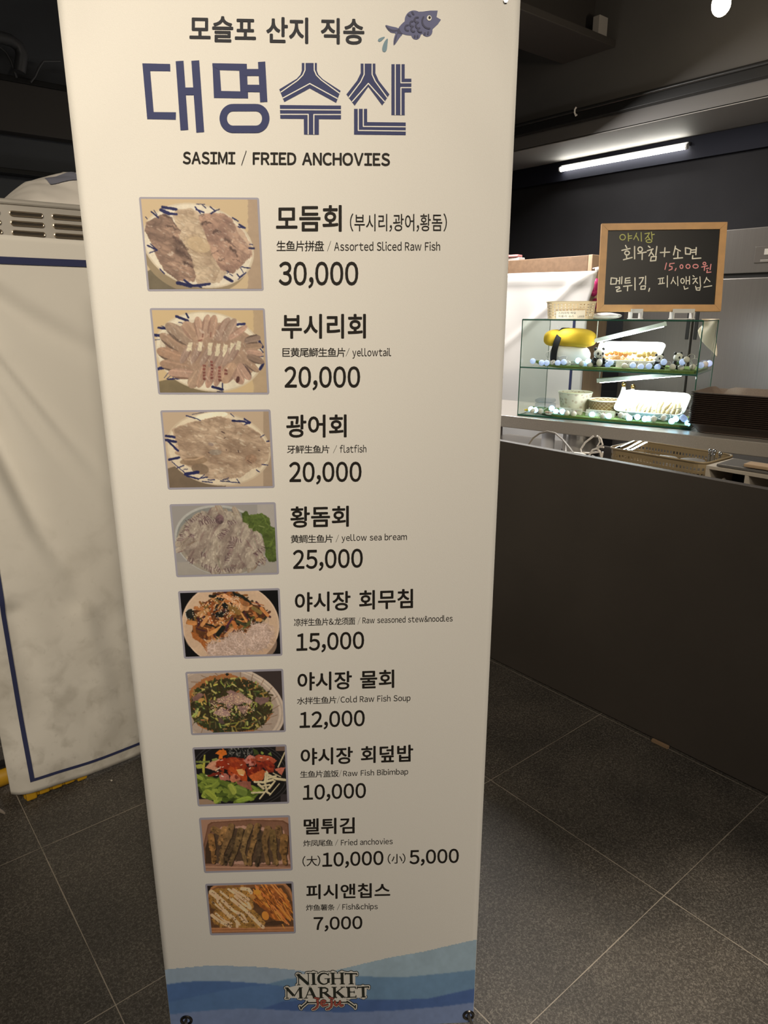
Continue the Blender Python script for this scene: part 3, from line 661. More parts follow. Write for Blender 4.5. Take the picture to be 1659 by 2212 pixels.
def photo3():
    P = Paint(1659, 1193, (182, 155, 128))
    P.fill(P.X > 1460, (160, 134, 110), .03); P.fill(P.mell(450, 1080, 500, 260) < 1, (118, 98, 78), .05)
    P.ell(840, 600, 725, 505, 8, (206, 184, 156), .05); P.ring(840, 600, 725, 505, 8, .93, (192, 168, 140)); P.ell(740, 150, 230, 50, -8, (226, 208, 178), .04)
    P.poly([(200, 330), (300, 290), (480, 230), (620, 200), (850, 150), (1040, 200), (1230, 270), (1420, 390), (1500, 540), (1555, 620), (1520, 760), (1430, 850), (1300, 880), (1150, 990), (900, 1030), (700, 1010), (560, 920), (400, 830), (320, 720), (280, 560), (230, 430)], (178, 148, 122), .10, .05, 12)
    for k in range(46):
        x, y = pick([(280, 380), (850, 200), (1430, 480), (1480, 720), (1000, 970), (420, 800)])
        v = U(-12, 12); P.slice(x, y, U(90, 190), U(35, 75), U(-25, 25), (180 + v, 150 + v, 124 + v), (150 + v, 121 + v, 98 + v), 1)
    FM = P.mpoly([(230, 340), (300, 300), (480, 240), (620, 210), (850, 160), (1040, 210), (1230, 280), (1420, 400), (1500, 550), (1545, 620), (1510, 750), (1420, 840), (1300, 870), (1150, 980), (900, 1020), (700, 1000), (560, 910), (400, 820), (330, 720), (290, 560), (240, 430)], 12)
    P.flesh(FM, (196, 166, 138), (140, 112, 90), 12, 110, 34, .72, .8, 4)
    P.ell(500, 770, 190, 55, -5, (140, 112, 86), .12, alpha=.8); P.ell(590, 880, 120, 75, 10, (128, 104, 82), .12, alpha=.8); P.line([(380, 750), (520, 750), (640, 705)], 22, (186, 152, 122), alpha=.8)
    P.ell(800, 650, 90, 40, 0, (140, 126, 112), .1, alpha=.6); P.ell(1290, 740, 80, 60, 0, (146, 112, 88), .2, .2, alpha=.7); P.ell(740, 540, 40, 22, 20, (128, 108, 100), .1, alpha=.7)
    for l, wv in (([(885, 365), (925, 385)], 14), ([(920, 458), (940, 445)], 10), ([(700, 650), (718, 660)], 10), ([(950, 612), (952, 622)], 10), ([(1115, 625), (1122, 650)], 14), ([(1395, 620), (1410, 628)], 12), ([(1240, 760), (1300, 800)], 8)): P.line(l, wv, (84, 62, 56))
    for l, wv in (([(400, 145), (520, 180)], 16), ([(520, 180), (600, 210)], 10), ([(480, 130), (680, 92)], 7), ([(1010, 118), (1055, 162)], 10), ([(1035, 215), (1200, 225)], 28), ([(1200, 190), (1285, 240), (1205, 268)], 22), ([(1215, 235), (1270, 250)], 24), ([(1425, 440), (1475, 410)], 12), ([(1510, 500), (1535, 496)], 18), ([(1445, 818), (1522, 824)], 14), ([(1365, 890), (1405, 922)], 12), ([(120, 425), (240, 440)], 34), ([(115, 480), (255, 505)], 34), ([(150, 500), (290, 632)], 26), ([(165, 750), (270, 730)], 34), ([(290, 725), (300, 722)], 36), ([(200, 780), (380, 930)], 10), ([(270, 870), (365, 830)], 14), ([(365, 885), (420, 882)], 10), ([(390, 950), (560, 925)], 44), ([(410, 975), (560, 1015), (690, 990)], 24), ([(560, 1030), (650, 960)], 10), ([(620, 1050), (760, 1065)], 14), ([(700, 1030), (790, 1030)], 16), ([(870, 1045), (1120, 1068)], 12), ([(960, 1025), (1010, 1060)], 8), ([(1095, 1020), (1135, 1075)], 10), ([(900, 1030), (980, 1005)], 12)):
        P.line(l, wv, BLU, .2, wob=5, w1=wv * .75)
    P.grade(.95, .95, 1.1, (1.01, 1.0, .93)); P.soft(); return P
def photo4():
    P = Paint(1659, 1168, (150, 138, 130))
    P.fill(P.Y > 900, (158, 144, 132), .02); P.fill((P.X > 1300) & (P.Y < 500), (166, 152, 142), .02)
    P.ell(790, 590, 680, 500, 11, (172, 162, 152), .04); P.ell(795, 598, 655, 475, 11, (132, 126, 118), .05); P.ell(780, 640, 630, 440, 11, (150, 134, 118), .08)
    region = [(190, 560), (300, 330), (520, 180), (760, 150), (1020, 210), (1200, 420), (1400, 600), (1420, 850), (1250, 970), (900, 1020), (600, 1000), (330, 860), (200, 680)]
    for k in range(120):
        x, y = pick(region); v = U(-14, 14)
        P.slice(x, y, U(70, 150), U(28, 62), U(40, 130) if x > 450 else U(100, 160), (160 + v, 140 + v, 122 + v), (U(106, 140), U(86, 112), U(80, 100)), rr.choice((-1, 1)))
    for k in range(60):
        x, y = pick([(560, 180), (1020, 200), (1120, 420), (800, 330), (450, 300)])
        rstroke(P, x, y, U(50, 120), U(6, 12), U(-60, 30), (184, 172, 148), alpha=.7)
    for cx, cy, rx, ry, a in ((400, 450, 130, 100, 60), (560, 560, 150, 80, 115), (750, 450, 210, 65, 122), (900, 500, 220, 70, 125), (1030, 700, 190, 90, 110), (1150, 830, 170, 120, 60), (1130, 470, 130, 60, 110), (1320, 570, 130, 55, 70), (960, 890, 100, 80, 0), (600, 820, 120, 70, 120), (420, 800, 130, 70, 120)):
        P.slice(cx, cy, rx, ry, a, (170, 150, 131), (134, 104, 96), 1)
    P.flesh(P.mpoly(region, 20), (186, 166, 146), (112, 90, 82), 115, 90, 26, .5, .9, 6)
    PUR = (88, 62, 62); PIN = (176, 152, 142)
    for l in ([(300, 330), (420, 270), (500, 230)], [(180, 590), (240, 480), (300, 380)], [(470, 340), (560, 350), (680, 310)], [(545, 290), (600, 260)], [(880, 340), (980, 320)], [(700, 300), (800, 300)], [(930, 560), (1060, 600)], [(750, 550), (860, 440)], [(870, 880), (900, 780)], [(320, 860), (370, 900)], [(520, 940), (640, 1010)], [(700, 970), (770, 1040)], [(850, 1010), (960, 1010)], [(1270, 800), (1400, 700)], [(1310, 930), (1420, 860)], [(900, 700), (930, 600)], [(500, 780), (550, 800)], [(340, 540), (370, 500)]):
        (x0, y0), (x1, y1) = l[0], l[-1]; n = max(3, int(math.hypot(x1 - x0, y1 - y0) / 28))
        for i in range(n + 1):
            t = i / n; x, y = x0 + (x1 - x0) * t, y0 + (y1 - y0) * t; a = math.degrees(math.atan2(y1 - y0, x1 - x0)) + 70 + U(-15, 15)
            rstroke(P, x + U(-8, 8), y + U(-8, 8), U(45, 80), U(9, 15), a, PUR, U(-.6, .6), alpha=.75, wob=10); rstroke(P, x + 14, y + 10, U(35, 60), U(7, 10), a, PIN, .3, alpha=.7)
    P.ell(760, 290, 60, 70, 0, (104, 80, 78), .3, .3)
    G = (84, 92, 44)
    P.poly([(1065, 200), (1140, 170), (1190, 230), (1290, 215), (1370, 200), (1480, 280), (1490, 350), (1470, 380), (1560, 410), (1575, 885), (1460, 900), (1420, 820), (1400, 620), (1360, 500), (1290, 455), (1240, 470), (1230, 420), (1180, 420), (1170, 340), (1090, 330)], G, .25, .12, 14)
    for k in range(50):
        x, y = pick([(1080, 220), (1180, 250), (1380, 220), (1470, 360), (1550, 450), (1560, 860), (1450, 860), (1390, 520), (1200, 380)])
        v = U(-24, 24); rstroke(P, x, y, U(40, 120), U(8, 24), U(0, 180), (88 + v, 98 + v, 46 + v * .5), .3, alpha=.7)
    P.line([(1320, 380), (1400, 402)], 8, (150, 150, 96)); P.grade(1.0, .95, 1.1, (1.0, 1.0, .93)); P.soft(); return P
def photo5():
    P = Paint(1659, 1151, (20, 18, 17))
    P.ell(835, 590, 745, 640, 6, (196, 168, 134), .03); P.ring(835, 590, 745, 640, 6, .94, (206, 180, 148))
    P.ell(300, 650, 160, 300, 10, (186, 158, 126), .03, alpha=.6); P.ell(1330, 880, 210, 220, 0, (186, 156, 124), .04, alpha=.7)
    pile = [(190, 420), (350, 330), (540, 190), (560, 110), (820, 80), (960, 100), (1080, 220), (1180, 280), (1350, 330), (1410, 450), (1250, 560), (1130, 640), (1060, 720), (820, 740), (760, 860), (520, 860), (340, 770), (240, 700), (280, 600), (190, 520)]
    P.poly(pile, (98, 62, 34), .2, .1, 14)
    cols = [(176, 112, 58), (150, 92, 44), (196, 142, 88), (120, 70, 36), (88, 50, 32), (46, 42, 30), (36, 34, 26), (118, 100, 54), (204, 150, 96), (70, 40, 44), (132, 84, 40), (96, 88, 50)]
    for k in range(230):
        x, y = pick(pile); rstroke(P, x, y, U(70, 210), U(14, 44), U(-70, 60) + (80 if x < 560 and y > 400 else 0), rr.choice(cols), U(-.4, .4), alpha=.92)
    P.poly([(230, 700), (280, 720), (470, 860), (530, 940), (490, 1050), (440, 960), (370, 860), (260, 800)], (160, 98, 48), .2, .1, 8)
    for l, wv, c in (([(740, 150), (860, 220), (980, 290)], 60, (206, 152, 104)), ([(900, 130), (1010, 160), (1110, 240)], 40, (36, 38, 28)), ([(900, 200), (1090, 280)], 70, (162, 108, 62)), ([(980, 320), (1080, 350)], 70, (196, 146, 96)), ([(820, 330), (960, 410)], 80, (142, 108, 56)), ([(500, 410), (545, 560)], 40, (168, 98, 50)), ([(560, 260), (550, 400)], 44, (140, 80, 40)), ([(400, 600), (480, 480)], 56, (196, 140, 84)), ([(350, 430), (480, 370)], 60, (188, 140, 84)), ([(500, 740), (690, 640)], 60, (204, 146, 82)), ([(600, 600), (720, 500)], 40, (176, 120, 66)), ([(780, 620), (860, 490)], 30, (84, 48, 60)), ([(880, 560), (920, 660)], 60, (178, 112, 58)), ([(1000, 420), (1080, 550)], 26, (204, 150, 88)), ([(1040, 400), (1110, 530)], 18, (70, 40, 48)), ([(1020, 660), (1190, 480)], 32, (92, 88, 46)), ([(930, 540), (1060, 600)], 44, (66, 64, 40)), ([(640, 740), (720, 640)], 70, (34, 36, 28)), ([(760, 760), (860, 660)], 54, (190, 142, 96)), ([(480, 845), (750, 835)], 40, (204, 156, 104)), ([(1180, 340), (1290, 410)], 60, (130, 108, 60)), ([(1150, 250), (1340, 300)], 14, (158, 98, 56)), ([(1300, 340), (1400, 450)], 50, (184, 124, 70)), ([(740, 290), (760, 320)], 70, (30, 32, 26)), ([(640, 440), (700, 440)], 80, (34, 34, 28)), ([(1240, 520), (1290, 520)], 50, (206, 146, 72)), ([(200, 560), (290, 570)], 70, (186, 128, 72)), ([(300, 340), (400, 350)], 60, (176, 116, 66))):
        P.line(l, wv, c, .18)
    P.ell(215, 430, 70, 80, 0, (40, 40, 32), .3, .3)
    for k in range(150):
        x, y = pick([(200, 380), (560, 180), (760, 170), (1000, 340), (700, 600), (330, 560)]) if k < 110 else pick([(760, 140), (960, 160), (1000, 360), (820, 300)])
        P.line([(x, y), (x + U(-8, 8), y + U(-8, 8))], 11, (222, 200, 166))
    for k in range(24):
        a = U(90, 270); P.line([(215 + 66 * math.cos(R(a)), 430 + 76 * math.sin(R(a)))] * 2, 12, (188, 186, 170))
    for reg, n in (([(500, 1060), (480, 900), (700, 850), (860, 720), (1000, 700), (1090, 900), (1110, 1060)], 260), ([(1060, 760), (1180, 590), (1370, 560), (1470, 720), (1420, 880), (1300, 980), (1130, 980), (1090, 860)], 230)):
        P.poly(reg, (172, 146, 122), .12, .08, 14)
        for k in range(n):
            x, y = pick(reg); v = U(-26, 26)
            rstroke(P, x, y, U(90, 220), U(6, 9), U(0, 180), (190 + v, 166 + v, 144 + v), U(-1.2, 1.2))
    P.grade(.98, .93, 1.1, (1.03, .98, .93)); P.soft(); return P
def photo6():
    P = Paint(1659, 1125, (58, 48, 42))
    P.ell(720, 640, 905, 640, 14, (186, 166, 140), .03); P.ring(720, 640, 870, 605, 14, .95, (164, 146, 124)); P.ell(700, 640, 830, 575, 14, (160, 140, 118), .05)
    for k in range(22):
        a = -170 + k * 15.5; c, s = math.cos(R(a)), math.sin(R(a))
        P.line([(730 + 640 * c - 40 * s, 620 + 445 * s + 90 * c), (730 + 790 * c, 620 + 560 * s)], 12, (122, 94, 68), alpha=.75)
    P.fill(P.mell(730, 620, 665, 480, 10) < 1 + .3 * P.n1, (150, 96, 52), .12, .06)
    reg = [(130, 520), (200, 370), (360, 260), (620, 200), (900, 190), (1180, 290), (1360, 420), (1400, 600), (1400, 760), (1280, 920), (1130, 1000), (800, 1040), (520, 1050), (330, 960), (180, 860), (110, 700)]
    P.poly(reg, (58, 50, 28), .25, .15, 26)
    for k in range(420):
        x, y = pick(reg); t = rr.random()
        c = (U(44, 70), U(48, 66), U(26, 36)) if t < .5 else (U(112, 152), U(112, 142), U(50, 74)) if t < .72 else (U(76, 106), U(76, 98), U(42, 52)) if t < .9 else (U(140, 170), U(96, 120), U(54, 70))
        rstroke(P, x, y, U(36, 110), U(12, 24), U(0, 180), c, U(-.2, .2))
    for k in range(40):
        x, y = pick(reg); rstroke(P, x, y, U(30, 70), U(20, 34), U(0, 180), (U(150, 176), U(146, 164), U(70, 92)))
    F = (142, 110, 94)
    for pts, c in (([(540, 520), (700, 470), (820, 410), (960, 450), (980, 560), (900, 620), (700, 600), (560, 580)], F), ([(680, 400), (760, 380), (860, 430), (760, 470)], (128, 98, 86)), ([(960, 470), (1110, 550), (1060, 610), (970, 570)], (158, 128, 108)), ([(480, 740), (620, 650), (700, 690), (760, 790), (660, 800), (560, 780)], (156, 124, 108)), ([(860, 650), (980, 620), (1060, 640), (960, 770), (900, 700)], (134, 104, 90)), ([(680, 610), (750, 590), (790, 650), (720, 690)], (136, 106, 96)), ([(1150, 490), (1370, 500), (1340, 570), (1230, 620), (1140, 560)], (118, 90, 78)), ([(150, 500), (270, 420), (340, 450), (250, 540), (150, 560)], (120, 88, 74)), ([(540, 800), (620, 830), (660, 920), (570, 910)], (92, 72, 62)), ([(400, 550), (520, 540), (540, 620), (440, 600)], (94, 72, 56))):
        P.poly(pts, c, .16, .08, 14)
    P.line([(840, 610), (890, 620)], 30, (70, 46, 48)); P.line([(650, 690), (720, 700)], 20, (84, 60, 66))
    P.ell(880, 520, 60, 110, 20, (168, 138, 112), .1, alpha=.7); P.ell(290, 540, 50, 30, -20, (176, 132, 66)); P.ell(1365, 590, 40, 26, 0, (150, 138, 76)); P.poly([(670, 130), (700, 110), (735, 135), (700, 160)], (36, 34, 28))
    for k in range(240):
        x, y = pick([(420, 600), (560, 520), (820, 420), (1110, 560), (1180, 680), (980, 800), (600, 860), (480, 760)])
        P.line([(x, y), (x + U(-9, 9), y + U(-9, 9))], U(8, 13), (U(190, 214), U(160, 178), U(120, 140)))
    P.grade(.95, .97, 1.06, (1.03, .99, .95)); P.soft(); return P
def photo7():
    P = Paint(1659, 1086, (30, 26, 24))
    P.fill((P.X < 420) & (P.Y > 930), (146, 120, 96), .03); P.fill((P.X > 1400) & (P.Y < 150), (110, 88, 74), .04); P.fill((P.X > 1480) & (P.Y > 850), (60, 52, 52), .05)
    P.ell(830, 520, 810, 560, 4, (28, 25, 23), .08)
    for q in (1.0, .93): 
        e = P.mell(830, 520, 810 * q, 545 * q, 4); P.fill((e < 1) & (e > .975), (74, 68, 66), .05)
    for k in range(110):
        x, y = U(620, 1060), U(80, 250); rstroke(P, x, y, U(30, 80), U(6, 10), U(30, 150), rr.choice([(20, 20, 18), (44, 44, 40), (90, 88, 82), (26, 28, 24)]), U(-.4, .4))
    for k in range(26): rstroke(P, U(660, 1000), U(95, 230), U(14, 34), 8, U(0, 180), (150, 144, 132))
    for pts, c in (([(200, 420), (230, 210), (255, 210), (250, 400), (240, 540), (205, 500)], (160, 154, 62)), ([(90, 380), (200, 350), (210, 430), (120, 440)], (146, 146, 64)), ([(95, 310), (330, 310), (330, 340), (100, 340)], (120, 126, 62)), ([(415, 190), (480, 130), (590, 140), (610, 200), (540, 230), (540, 270), (470, 280), (480, 210)], (196, 104, 36)), ([(505, 95), (530, 95), (600, 180), (580, 190)], (184, 98, 36)), ([(1160, 150), (1210, 180), (1190, 210), (1150, 190)], (130, 140, 62)), ([(1030, 100), (1100, 140), (1130, 200), (1040, 210)], (64, 72, 34)), ([(1270, 200), (1320, 165), (1340, 230)], (110, 124, 66)), ([(360, 280), (450, 260), (470, 320), (370, 330)], (130, 134, 70))):
        P.poly(pts, c, .12, .06, 8)
    green = [(110, 560), (300, 560), (480, 600), (700, 690), (900, 720), (1130, 780), (1110, 880), (940, 930), (860, 990), (620, 960), (400, 960), (280, 900), (170, 830), (130, 700)]
    P.poly(green, (62, 72, 30), .25, .1, 10)
    for k in range(95):
        x, y = pick(green); v = U(0, 1)
        P.slice(x, y, U(50, 120), U(26, 58), U(-50, 60), (62 + 84 * v, 76 + 80 * v, 28 + 36 * v), (44 + 40 * v, 54 + 46 * v, 22 + 16 * v), rr.choice((-1, 1)))
    P.slice(820, 800, 125, 95, 20, (108, 122, 54), (70, 84, 34)); P.slice(690, 770, 100, 62, 60, (146, 152, 66), (100, 110, 46)); P.slice(880, 940, 130, 48, -14, (134, 150, 58), (90, 104, 40)); P.slice(340, 860, 120, 60, 40, (138, 146, 58), (86, 96, 40))
    for l, wv in (([(1550, 170), (1500, 280), (1440, 410)], 22), ([(1010, 830), (1220, 820)], 30), ([(1140, 925), (1240, 800), (1380, 650)], 26), ([(1300, 870), (1460, 680)], 16), ([(1060, 650), (1200, 660), (1350, 620)], 40), ([(1280, 540), (1400, 600), (1550, 620)], 44), ([(1240, 600), (1400, 560)], 36), ([(1120, 690), (1200, 760)], 40), ([(1220, 640), (1260, 820), (1310, 850)], 34), ([(1180, 720), (1300, 700)], 30), ([(1330, 620), (1390, 640), (1300, 760)], 24), ([(1360, 510), (1480, 570)], 18), ([(1250, 500), (1240, 640)], 60)):
        P.line(l, wv, (196, 180, 142), .1); P.line([(x + 4, y + wv * .4) for x, y in l], 5, (130, 116, 84), alpha=.7)
    PK, SA, DK = (186, 118, 92), (140, 48, 26), (92, 28, 20)
    for pts, c in (([(255, 420), (330, 330), (480, 280), (560, 330), (430, 480)], (192, 136, 106)), ([(430, 330), (560, 260), (700, 250), (880, 270), (930, 400), (880, 470), (640, 500), (500, 470), (420, 400)], SA), ([(600, 300), (760, 260), (900, 300), (920, 380), (800, 400), (620, 380)], (150, 62, 34)), ([(870, 300), (990, 210), (1050, 250), (1090, 330), (1060, 390), (950, 390)], (186, 116, 100)), ([(1050, 230), (1110, 205), (1300, 230), (1430, 300), (1380, 350), (1240, 330), (1060, 300)], (160, 76, 50)), ([(1090, 330), (1300, 300), (1390, 380), (1370, 500), (1280, 500), (1200, 420), (1090, 440)], (118, 42, 28)), ([(1380, 440), (1565, 410), (1490, 550)], (176, 100, 78)), ([(640, 400), (880, 420), (940, 560), (930, 670), (880, 660), (780, 560), (650, 480)], (164, 70, 30)), ([(900, 420), (1100, 400), (1200, 440), (1060, 530), (950, 560)], (110, 36, 22)), ([(960, 560), (1190, 450), (1220, 480), (1200, 620), (1020, 640)], (176, 88, 44)), ([(475, 560), (530, 505), (640, 530), (640, 630), (500, 620)], (166, 100, 84)), ([(640, 620), (680, 510), (780, 540), (840, 620), (690, 660)], (178, 106, 78)), ([(760, 640), (990, 640), (1020, 800), (930, 760), (770, 690)], (140, 86, 68)), ([(280, 540), (480, 480), (500, 540), (300, 570)], (116, 42, 28))):
        P.poly(pts, c, .16, .08, 14)
    for k in range(60):
        x, y = pick([(430, 320), (700, 260), (1380, 330), (1350, 480), (950, 540), (900, 640), (480, 520)]); P.ell(x, y, U(16, 46), U(10, 26), U(0, 90), rr.choice([DK, SA, (170, 74, 36), (150, 56, 30)]), .15, alpha=.7)
    P.poly([(760, 450), (850, 440), (900, 480), (880, 560), (810, 540)], (216, 150, 92), .1, .05, 12); P.poly([(560, 440), (620, 460), (600, 510), (560, 500)], (28, 20, 16)); P.poly([(910, 370), (960, 350), (970, 390)], (30, 22, 18))
    for x, y in ((480, 430), (500, 410), (540, 410), (445, 450), (520, 300), (630, 360), (275, 550), (440, 545), (840, 375), (1165, 258), (1270, 280), (980, 430), (850, 540), (455, 480), (530, 560)): rstroke(P, x, y, U(18, 44), U(9, 16), U(-40, 20), (224, 200, 176))
    P.grade(.98, .92, 1.06, (1.03, .99, .92)); P.soft(); return P
def photo8():
    P = Paint(1659, 1056, (150, 118, 94))
    P.poly([(120, 870), (110, 560), (190, 200), (260, 150), (900, 110), (1450, 125), (1560, 190), (1600, 900)], (106, 74, 52), .06)
    P.poly([(140, 880), (125, 580), (205, 215), (280, 170), (900, 135), (1440, 150), (1530, 200), (1590, 890)], (120, 88, 66), .06); P.poly([(150, 860), (145, 600), (260, 240), (240, 420), (320, 860)], (70, 52, 36), .1)
    P.poly([(330, 870), (300, 330), (420, 240), (820, 220), (1150, 250), (1250, 300), (1480, 300), (1580, 870)], (164, 130, 108), .08, .03, 12)
    P.poly([(130, 885), (1600, 905), (1610, 960), (130, 930)], (158, 122, 96), .03); P.line([(135, 890), (1600, 915)], 10, (112, 80, 58)); P.line([(140, 945), (1610, 955)], 8, (108, 80, 60)); P.line([(260, 150), (900, 112), (1450, 122)], 10, (168, 134, 108))
    P.poly([(280, 360), (600, 260), (1100, 300), (1500, 400), (1560, 700), (1380, 840), (1000, 850), (560, 800), (320, 860)], (56, 44, 28), .25, .15, 24, alpha=.75)
    F = (124, 96, 58); 
    for l, wv, c in (([(290, 280), (370, 320)], 110, F), ([(240, 400), (270, 600), (285, 830)], 110, (132, 98, 56)), ([(470, 280), (420, 450), (390, 520)], 110, (138, 106, 64)), ([(580, 230), (540, 400), (430, 650), (420, 850)], 110, (122, 96, 60)), ([(640, 440), (560, 620), (480, 860)], 90, (86, 70, 48)), ([(740, 300), (700, 480), (640, 680), (570, 870)], 100, (106, 86, 54)), ([(900, 230), (820, 440), (780, 650), (830, 860)], 100, (126, 102, 64)), ([(1030, 220), (960, 480), (900, 700), (900, 870)], 100, (128, 100, 60)), ([(1070, 380), (1060, 620), (1010, 880)], 100, (78, 64, 46)), ([(1200, 270), (1150, 450), (1160, 640), (1200, 850)], 110, (112, 88, 54)), ([(1280, 330), (1300, 600), (1340, 860)], 110, (104, 84, 50)), ([(1380, 260), (1400, 400)], 100, (104, 80, 50)), ([(1480, 420), (1460, 650), (1490, 850)], 130, (124, 94, 54))):
        P.line([(x + 16, y + 10) for x, y in l], wv, (50, 38, 26), w1=wv * .6, alpha=.8)
        P.line(l, wv, c, .3, w1=wv * .6)
        for k in range(16):
            i = rr.randrange(len(l) - 1); t = rr.random(); x = l[i][0] + (l[i + 1][0] - l[i][0]) * t + U(-wv, wv) * .42; y = l[i][1] + (l[i + 1][1] - l[i][1]) * t
            v = U(.5, 1.3); P.ell(x, y, U(12, 28), U(12, 28), 0, tuple(q * v for q in c), .25, .25, alpha=.75)
    P.grade(.98, .88, 1.12, (1.03, .97, .94)); P.soft(); return P
def photo9():
    P = Paint(1659, 1031, (36, 28, 24))
    P.poly([(80, 960), (85, 300), (140, 150), (240, 85), (900, 65), (1430, 70), (1520, 160), (1570, 300), (1620, 960)], (136, 98, 64), .05)
    P.poly([(110, 850), (100, 330), (160, 180), (260, 125), (900, 100), (1400, 105), (1490, 200), (1540, 320), (1590, 830)], (104, 72, 44), .06); P.poly([(300, 200), (1400, 110), (1560, 400), (1590, 820), (150, 850), (120, 420)], (78, 56, 36), .15)
    P.poly([(120, 860), (1600, 830), (1610, 920), (140, 930)], (140, 100, 66), .04); P.line([(130, 890), (1600, 870)], 10, (104, 70, 42)); P.line([(150, 930), (1600, 905)], 8, (104, 72, 46)); P.poly([(130, 935), (1620, 915), (1620, 960), (140, 980)], (110, 92, 82), .03)
    left = [(120, 250), (230, 170), (480, 160), (760, 140), (880, 280), (860, 520), (1000, 640), (1100, 770), (1040, 850), (700, 850), (300, 830), (150, 720), (230, 560), (110, 420)]
    P.poly(left, (126, 96, 48), .2, .12, 18)
    for k in range(70):
        x, y = pick(left); v = U(-26, 26); P.ell(x, y, U(30, 70), U(24, 50), U(0, 90), (134 + v, 102 + v * .8, 54 + v * .5), .2, .1, alpha=.7)
    W = (172, 146, 114)
    for l, wv in (([(150, 230), (230, 290), (260, 330)], 90), ([(310, 220), (440, 330)], 40), ([(450, 180), (620, 290), (790, 420), (830, 500)], 44), ([(530, 180), (700, 280), (800, 360)], 44), ([(680, 170), (800, 180), (860, 260)], 60), ([(560, 300), (700, 430), (830, 520)], 40), ([(500, 350), (640, 460), (780, 580), (960, 760), (1050, 840)], 62), ([(290, 310), (420, 430), (560, 570)], 36), ([(330, 380), (480, 520), (600, 600), (700, 720)], 34), ([(260, 390), (400, 560), (520, 660), (640, 790)], 44), ([(170, 400), (330, 540), (480, 680)], 30), ([(160, 630), (300, 740), (480, 830)], 56), ([(230, 600), (400, 740), (500, 770)], 36), ([(520, 650), (600, 760), (600, 830)], 50), ([(560, 560), (700, 620), (760, 740)], 40), ([(720, 740), (770, 745)], 50)):
        P.line(l, wv, W, .1)
    for k in range(150):
        x, y = pick(left); rstroke(P, x, y, U(10, 26), 9, U(0, 180), (50, 40, 26))
    right = [(880, 200), (1080, 150), (1240, 110), (1400, 240), (1530, 440), (1560, 580), (1480, 660), (1350, 740), (1200, 700), (1100, 560), (900, 420), (860, 300)]
    P.poly(right, (112, 68, 34), .25, .12, 14)
    for k in range(60):
        x, y = pick(right); v = U(-24, 24); rstroke(P, x, y, U(80, 190), U(26, 44), U(30, 80), (140 + v, 87 + v * .7, 38 + v * .4), U(-.2, .2), alpha=.85)
    for k in range(26):
        x, y = pick(right); rstroke(P, x, y, U(220, 420), U(16, 26), U(44, 62), (U(164, 186), U(104, 120), U(48, 62)), U(-.15, .15))
    for k in range(40):
        x, y = pick(right); rstroke(P, x, y, U(40, 120), 8, U(40, 60), (60, 36, 20))
    P.ell(1090, 640, 60, 80, -20, (176, 112, 48)); P.ell(950, 230, 70, 45, 0, (180, 118, 48)); P.line([(850, 300), (880, 320)], 70, (150, 110, 60))
    P.ell(1250, 770, 170, 40, -5, (60, 44, 30), .2); P.grade(1.0, .92, 1.1, (1.03, .97, .93)); P.soft(); return P

GREY = mat('photo_border_grey', alb((150, 138, 130), (208, 193, 165)), 0.55, spec=0.25)
PH = [((290, 415, 5.72), ((300, 425.5), (559.5, 427), (569.8, 628), (318.8, 629)), (210, 194, 166), photo1, 'assorted raw fish on a blue brushed plate'),
      ((315, 660, 6.033), ((323.3, 665.5), (572, 665.8), (582, 852), (342, 852)), (210, 195, 167), photo2, 'yellowtail slices fanned on a plate'),
      ((340, 875, 6.38), ((346, 886.3), (584.4, 884.3), (593.6, 1053.8), (362.7, 1057.5)), (208, 193, 166), photo3, 'flatfish slices on a plate'),
      ((360, 1078, 6.636), ((366, 1089), (595.5, 1084.5), (603, 1240.5), (381, 1246.8)), (206, 191, 164), photo4, 'sea bream slices with green lettuce'),
      ((380, 1265, 7.06), ((384.3, 1276.6), (604.3, 1270), (610.5, 1416), (397.5, 1422.8)), (202, 187, 160), photo5, 'orange seasoned stew with noodles'),
      ((395, 1438, 7.308), ((400.2, 1451), (611.8, 1444.2), (617.8, 1581), (413, 1588)), (192, 178, 154), photo6, 'fish soup with chopped greens'),
      ((410, 1602, 7.541), ((415.2, 1614.3), (619, 1607.4), (625.2, 1735.4), (427.2, 1741.8)), (184, 171, 149), photo7, 'raw fish with red sauce and salad'),
      ((425, 1755, 7.825), ((429.5, 1766.2), (626.7, 1760.4), (632.6, 1880), (441, 1885.8)), (168, 156, 138), photo8, 'fried anchovies in a box'),
      ((438, 1898, 8.053), ((443, 1908.7), (633.8, 1903.4), (639.5, 2016), (454, 2020.3)), (148, 139, 124), photo9, 'fish and chips striped with sauce')]
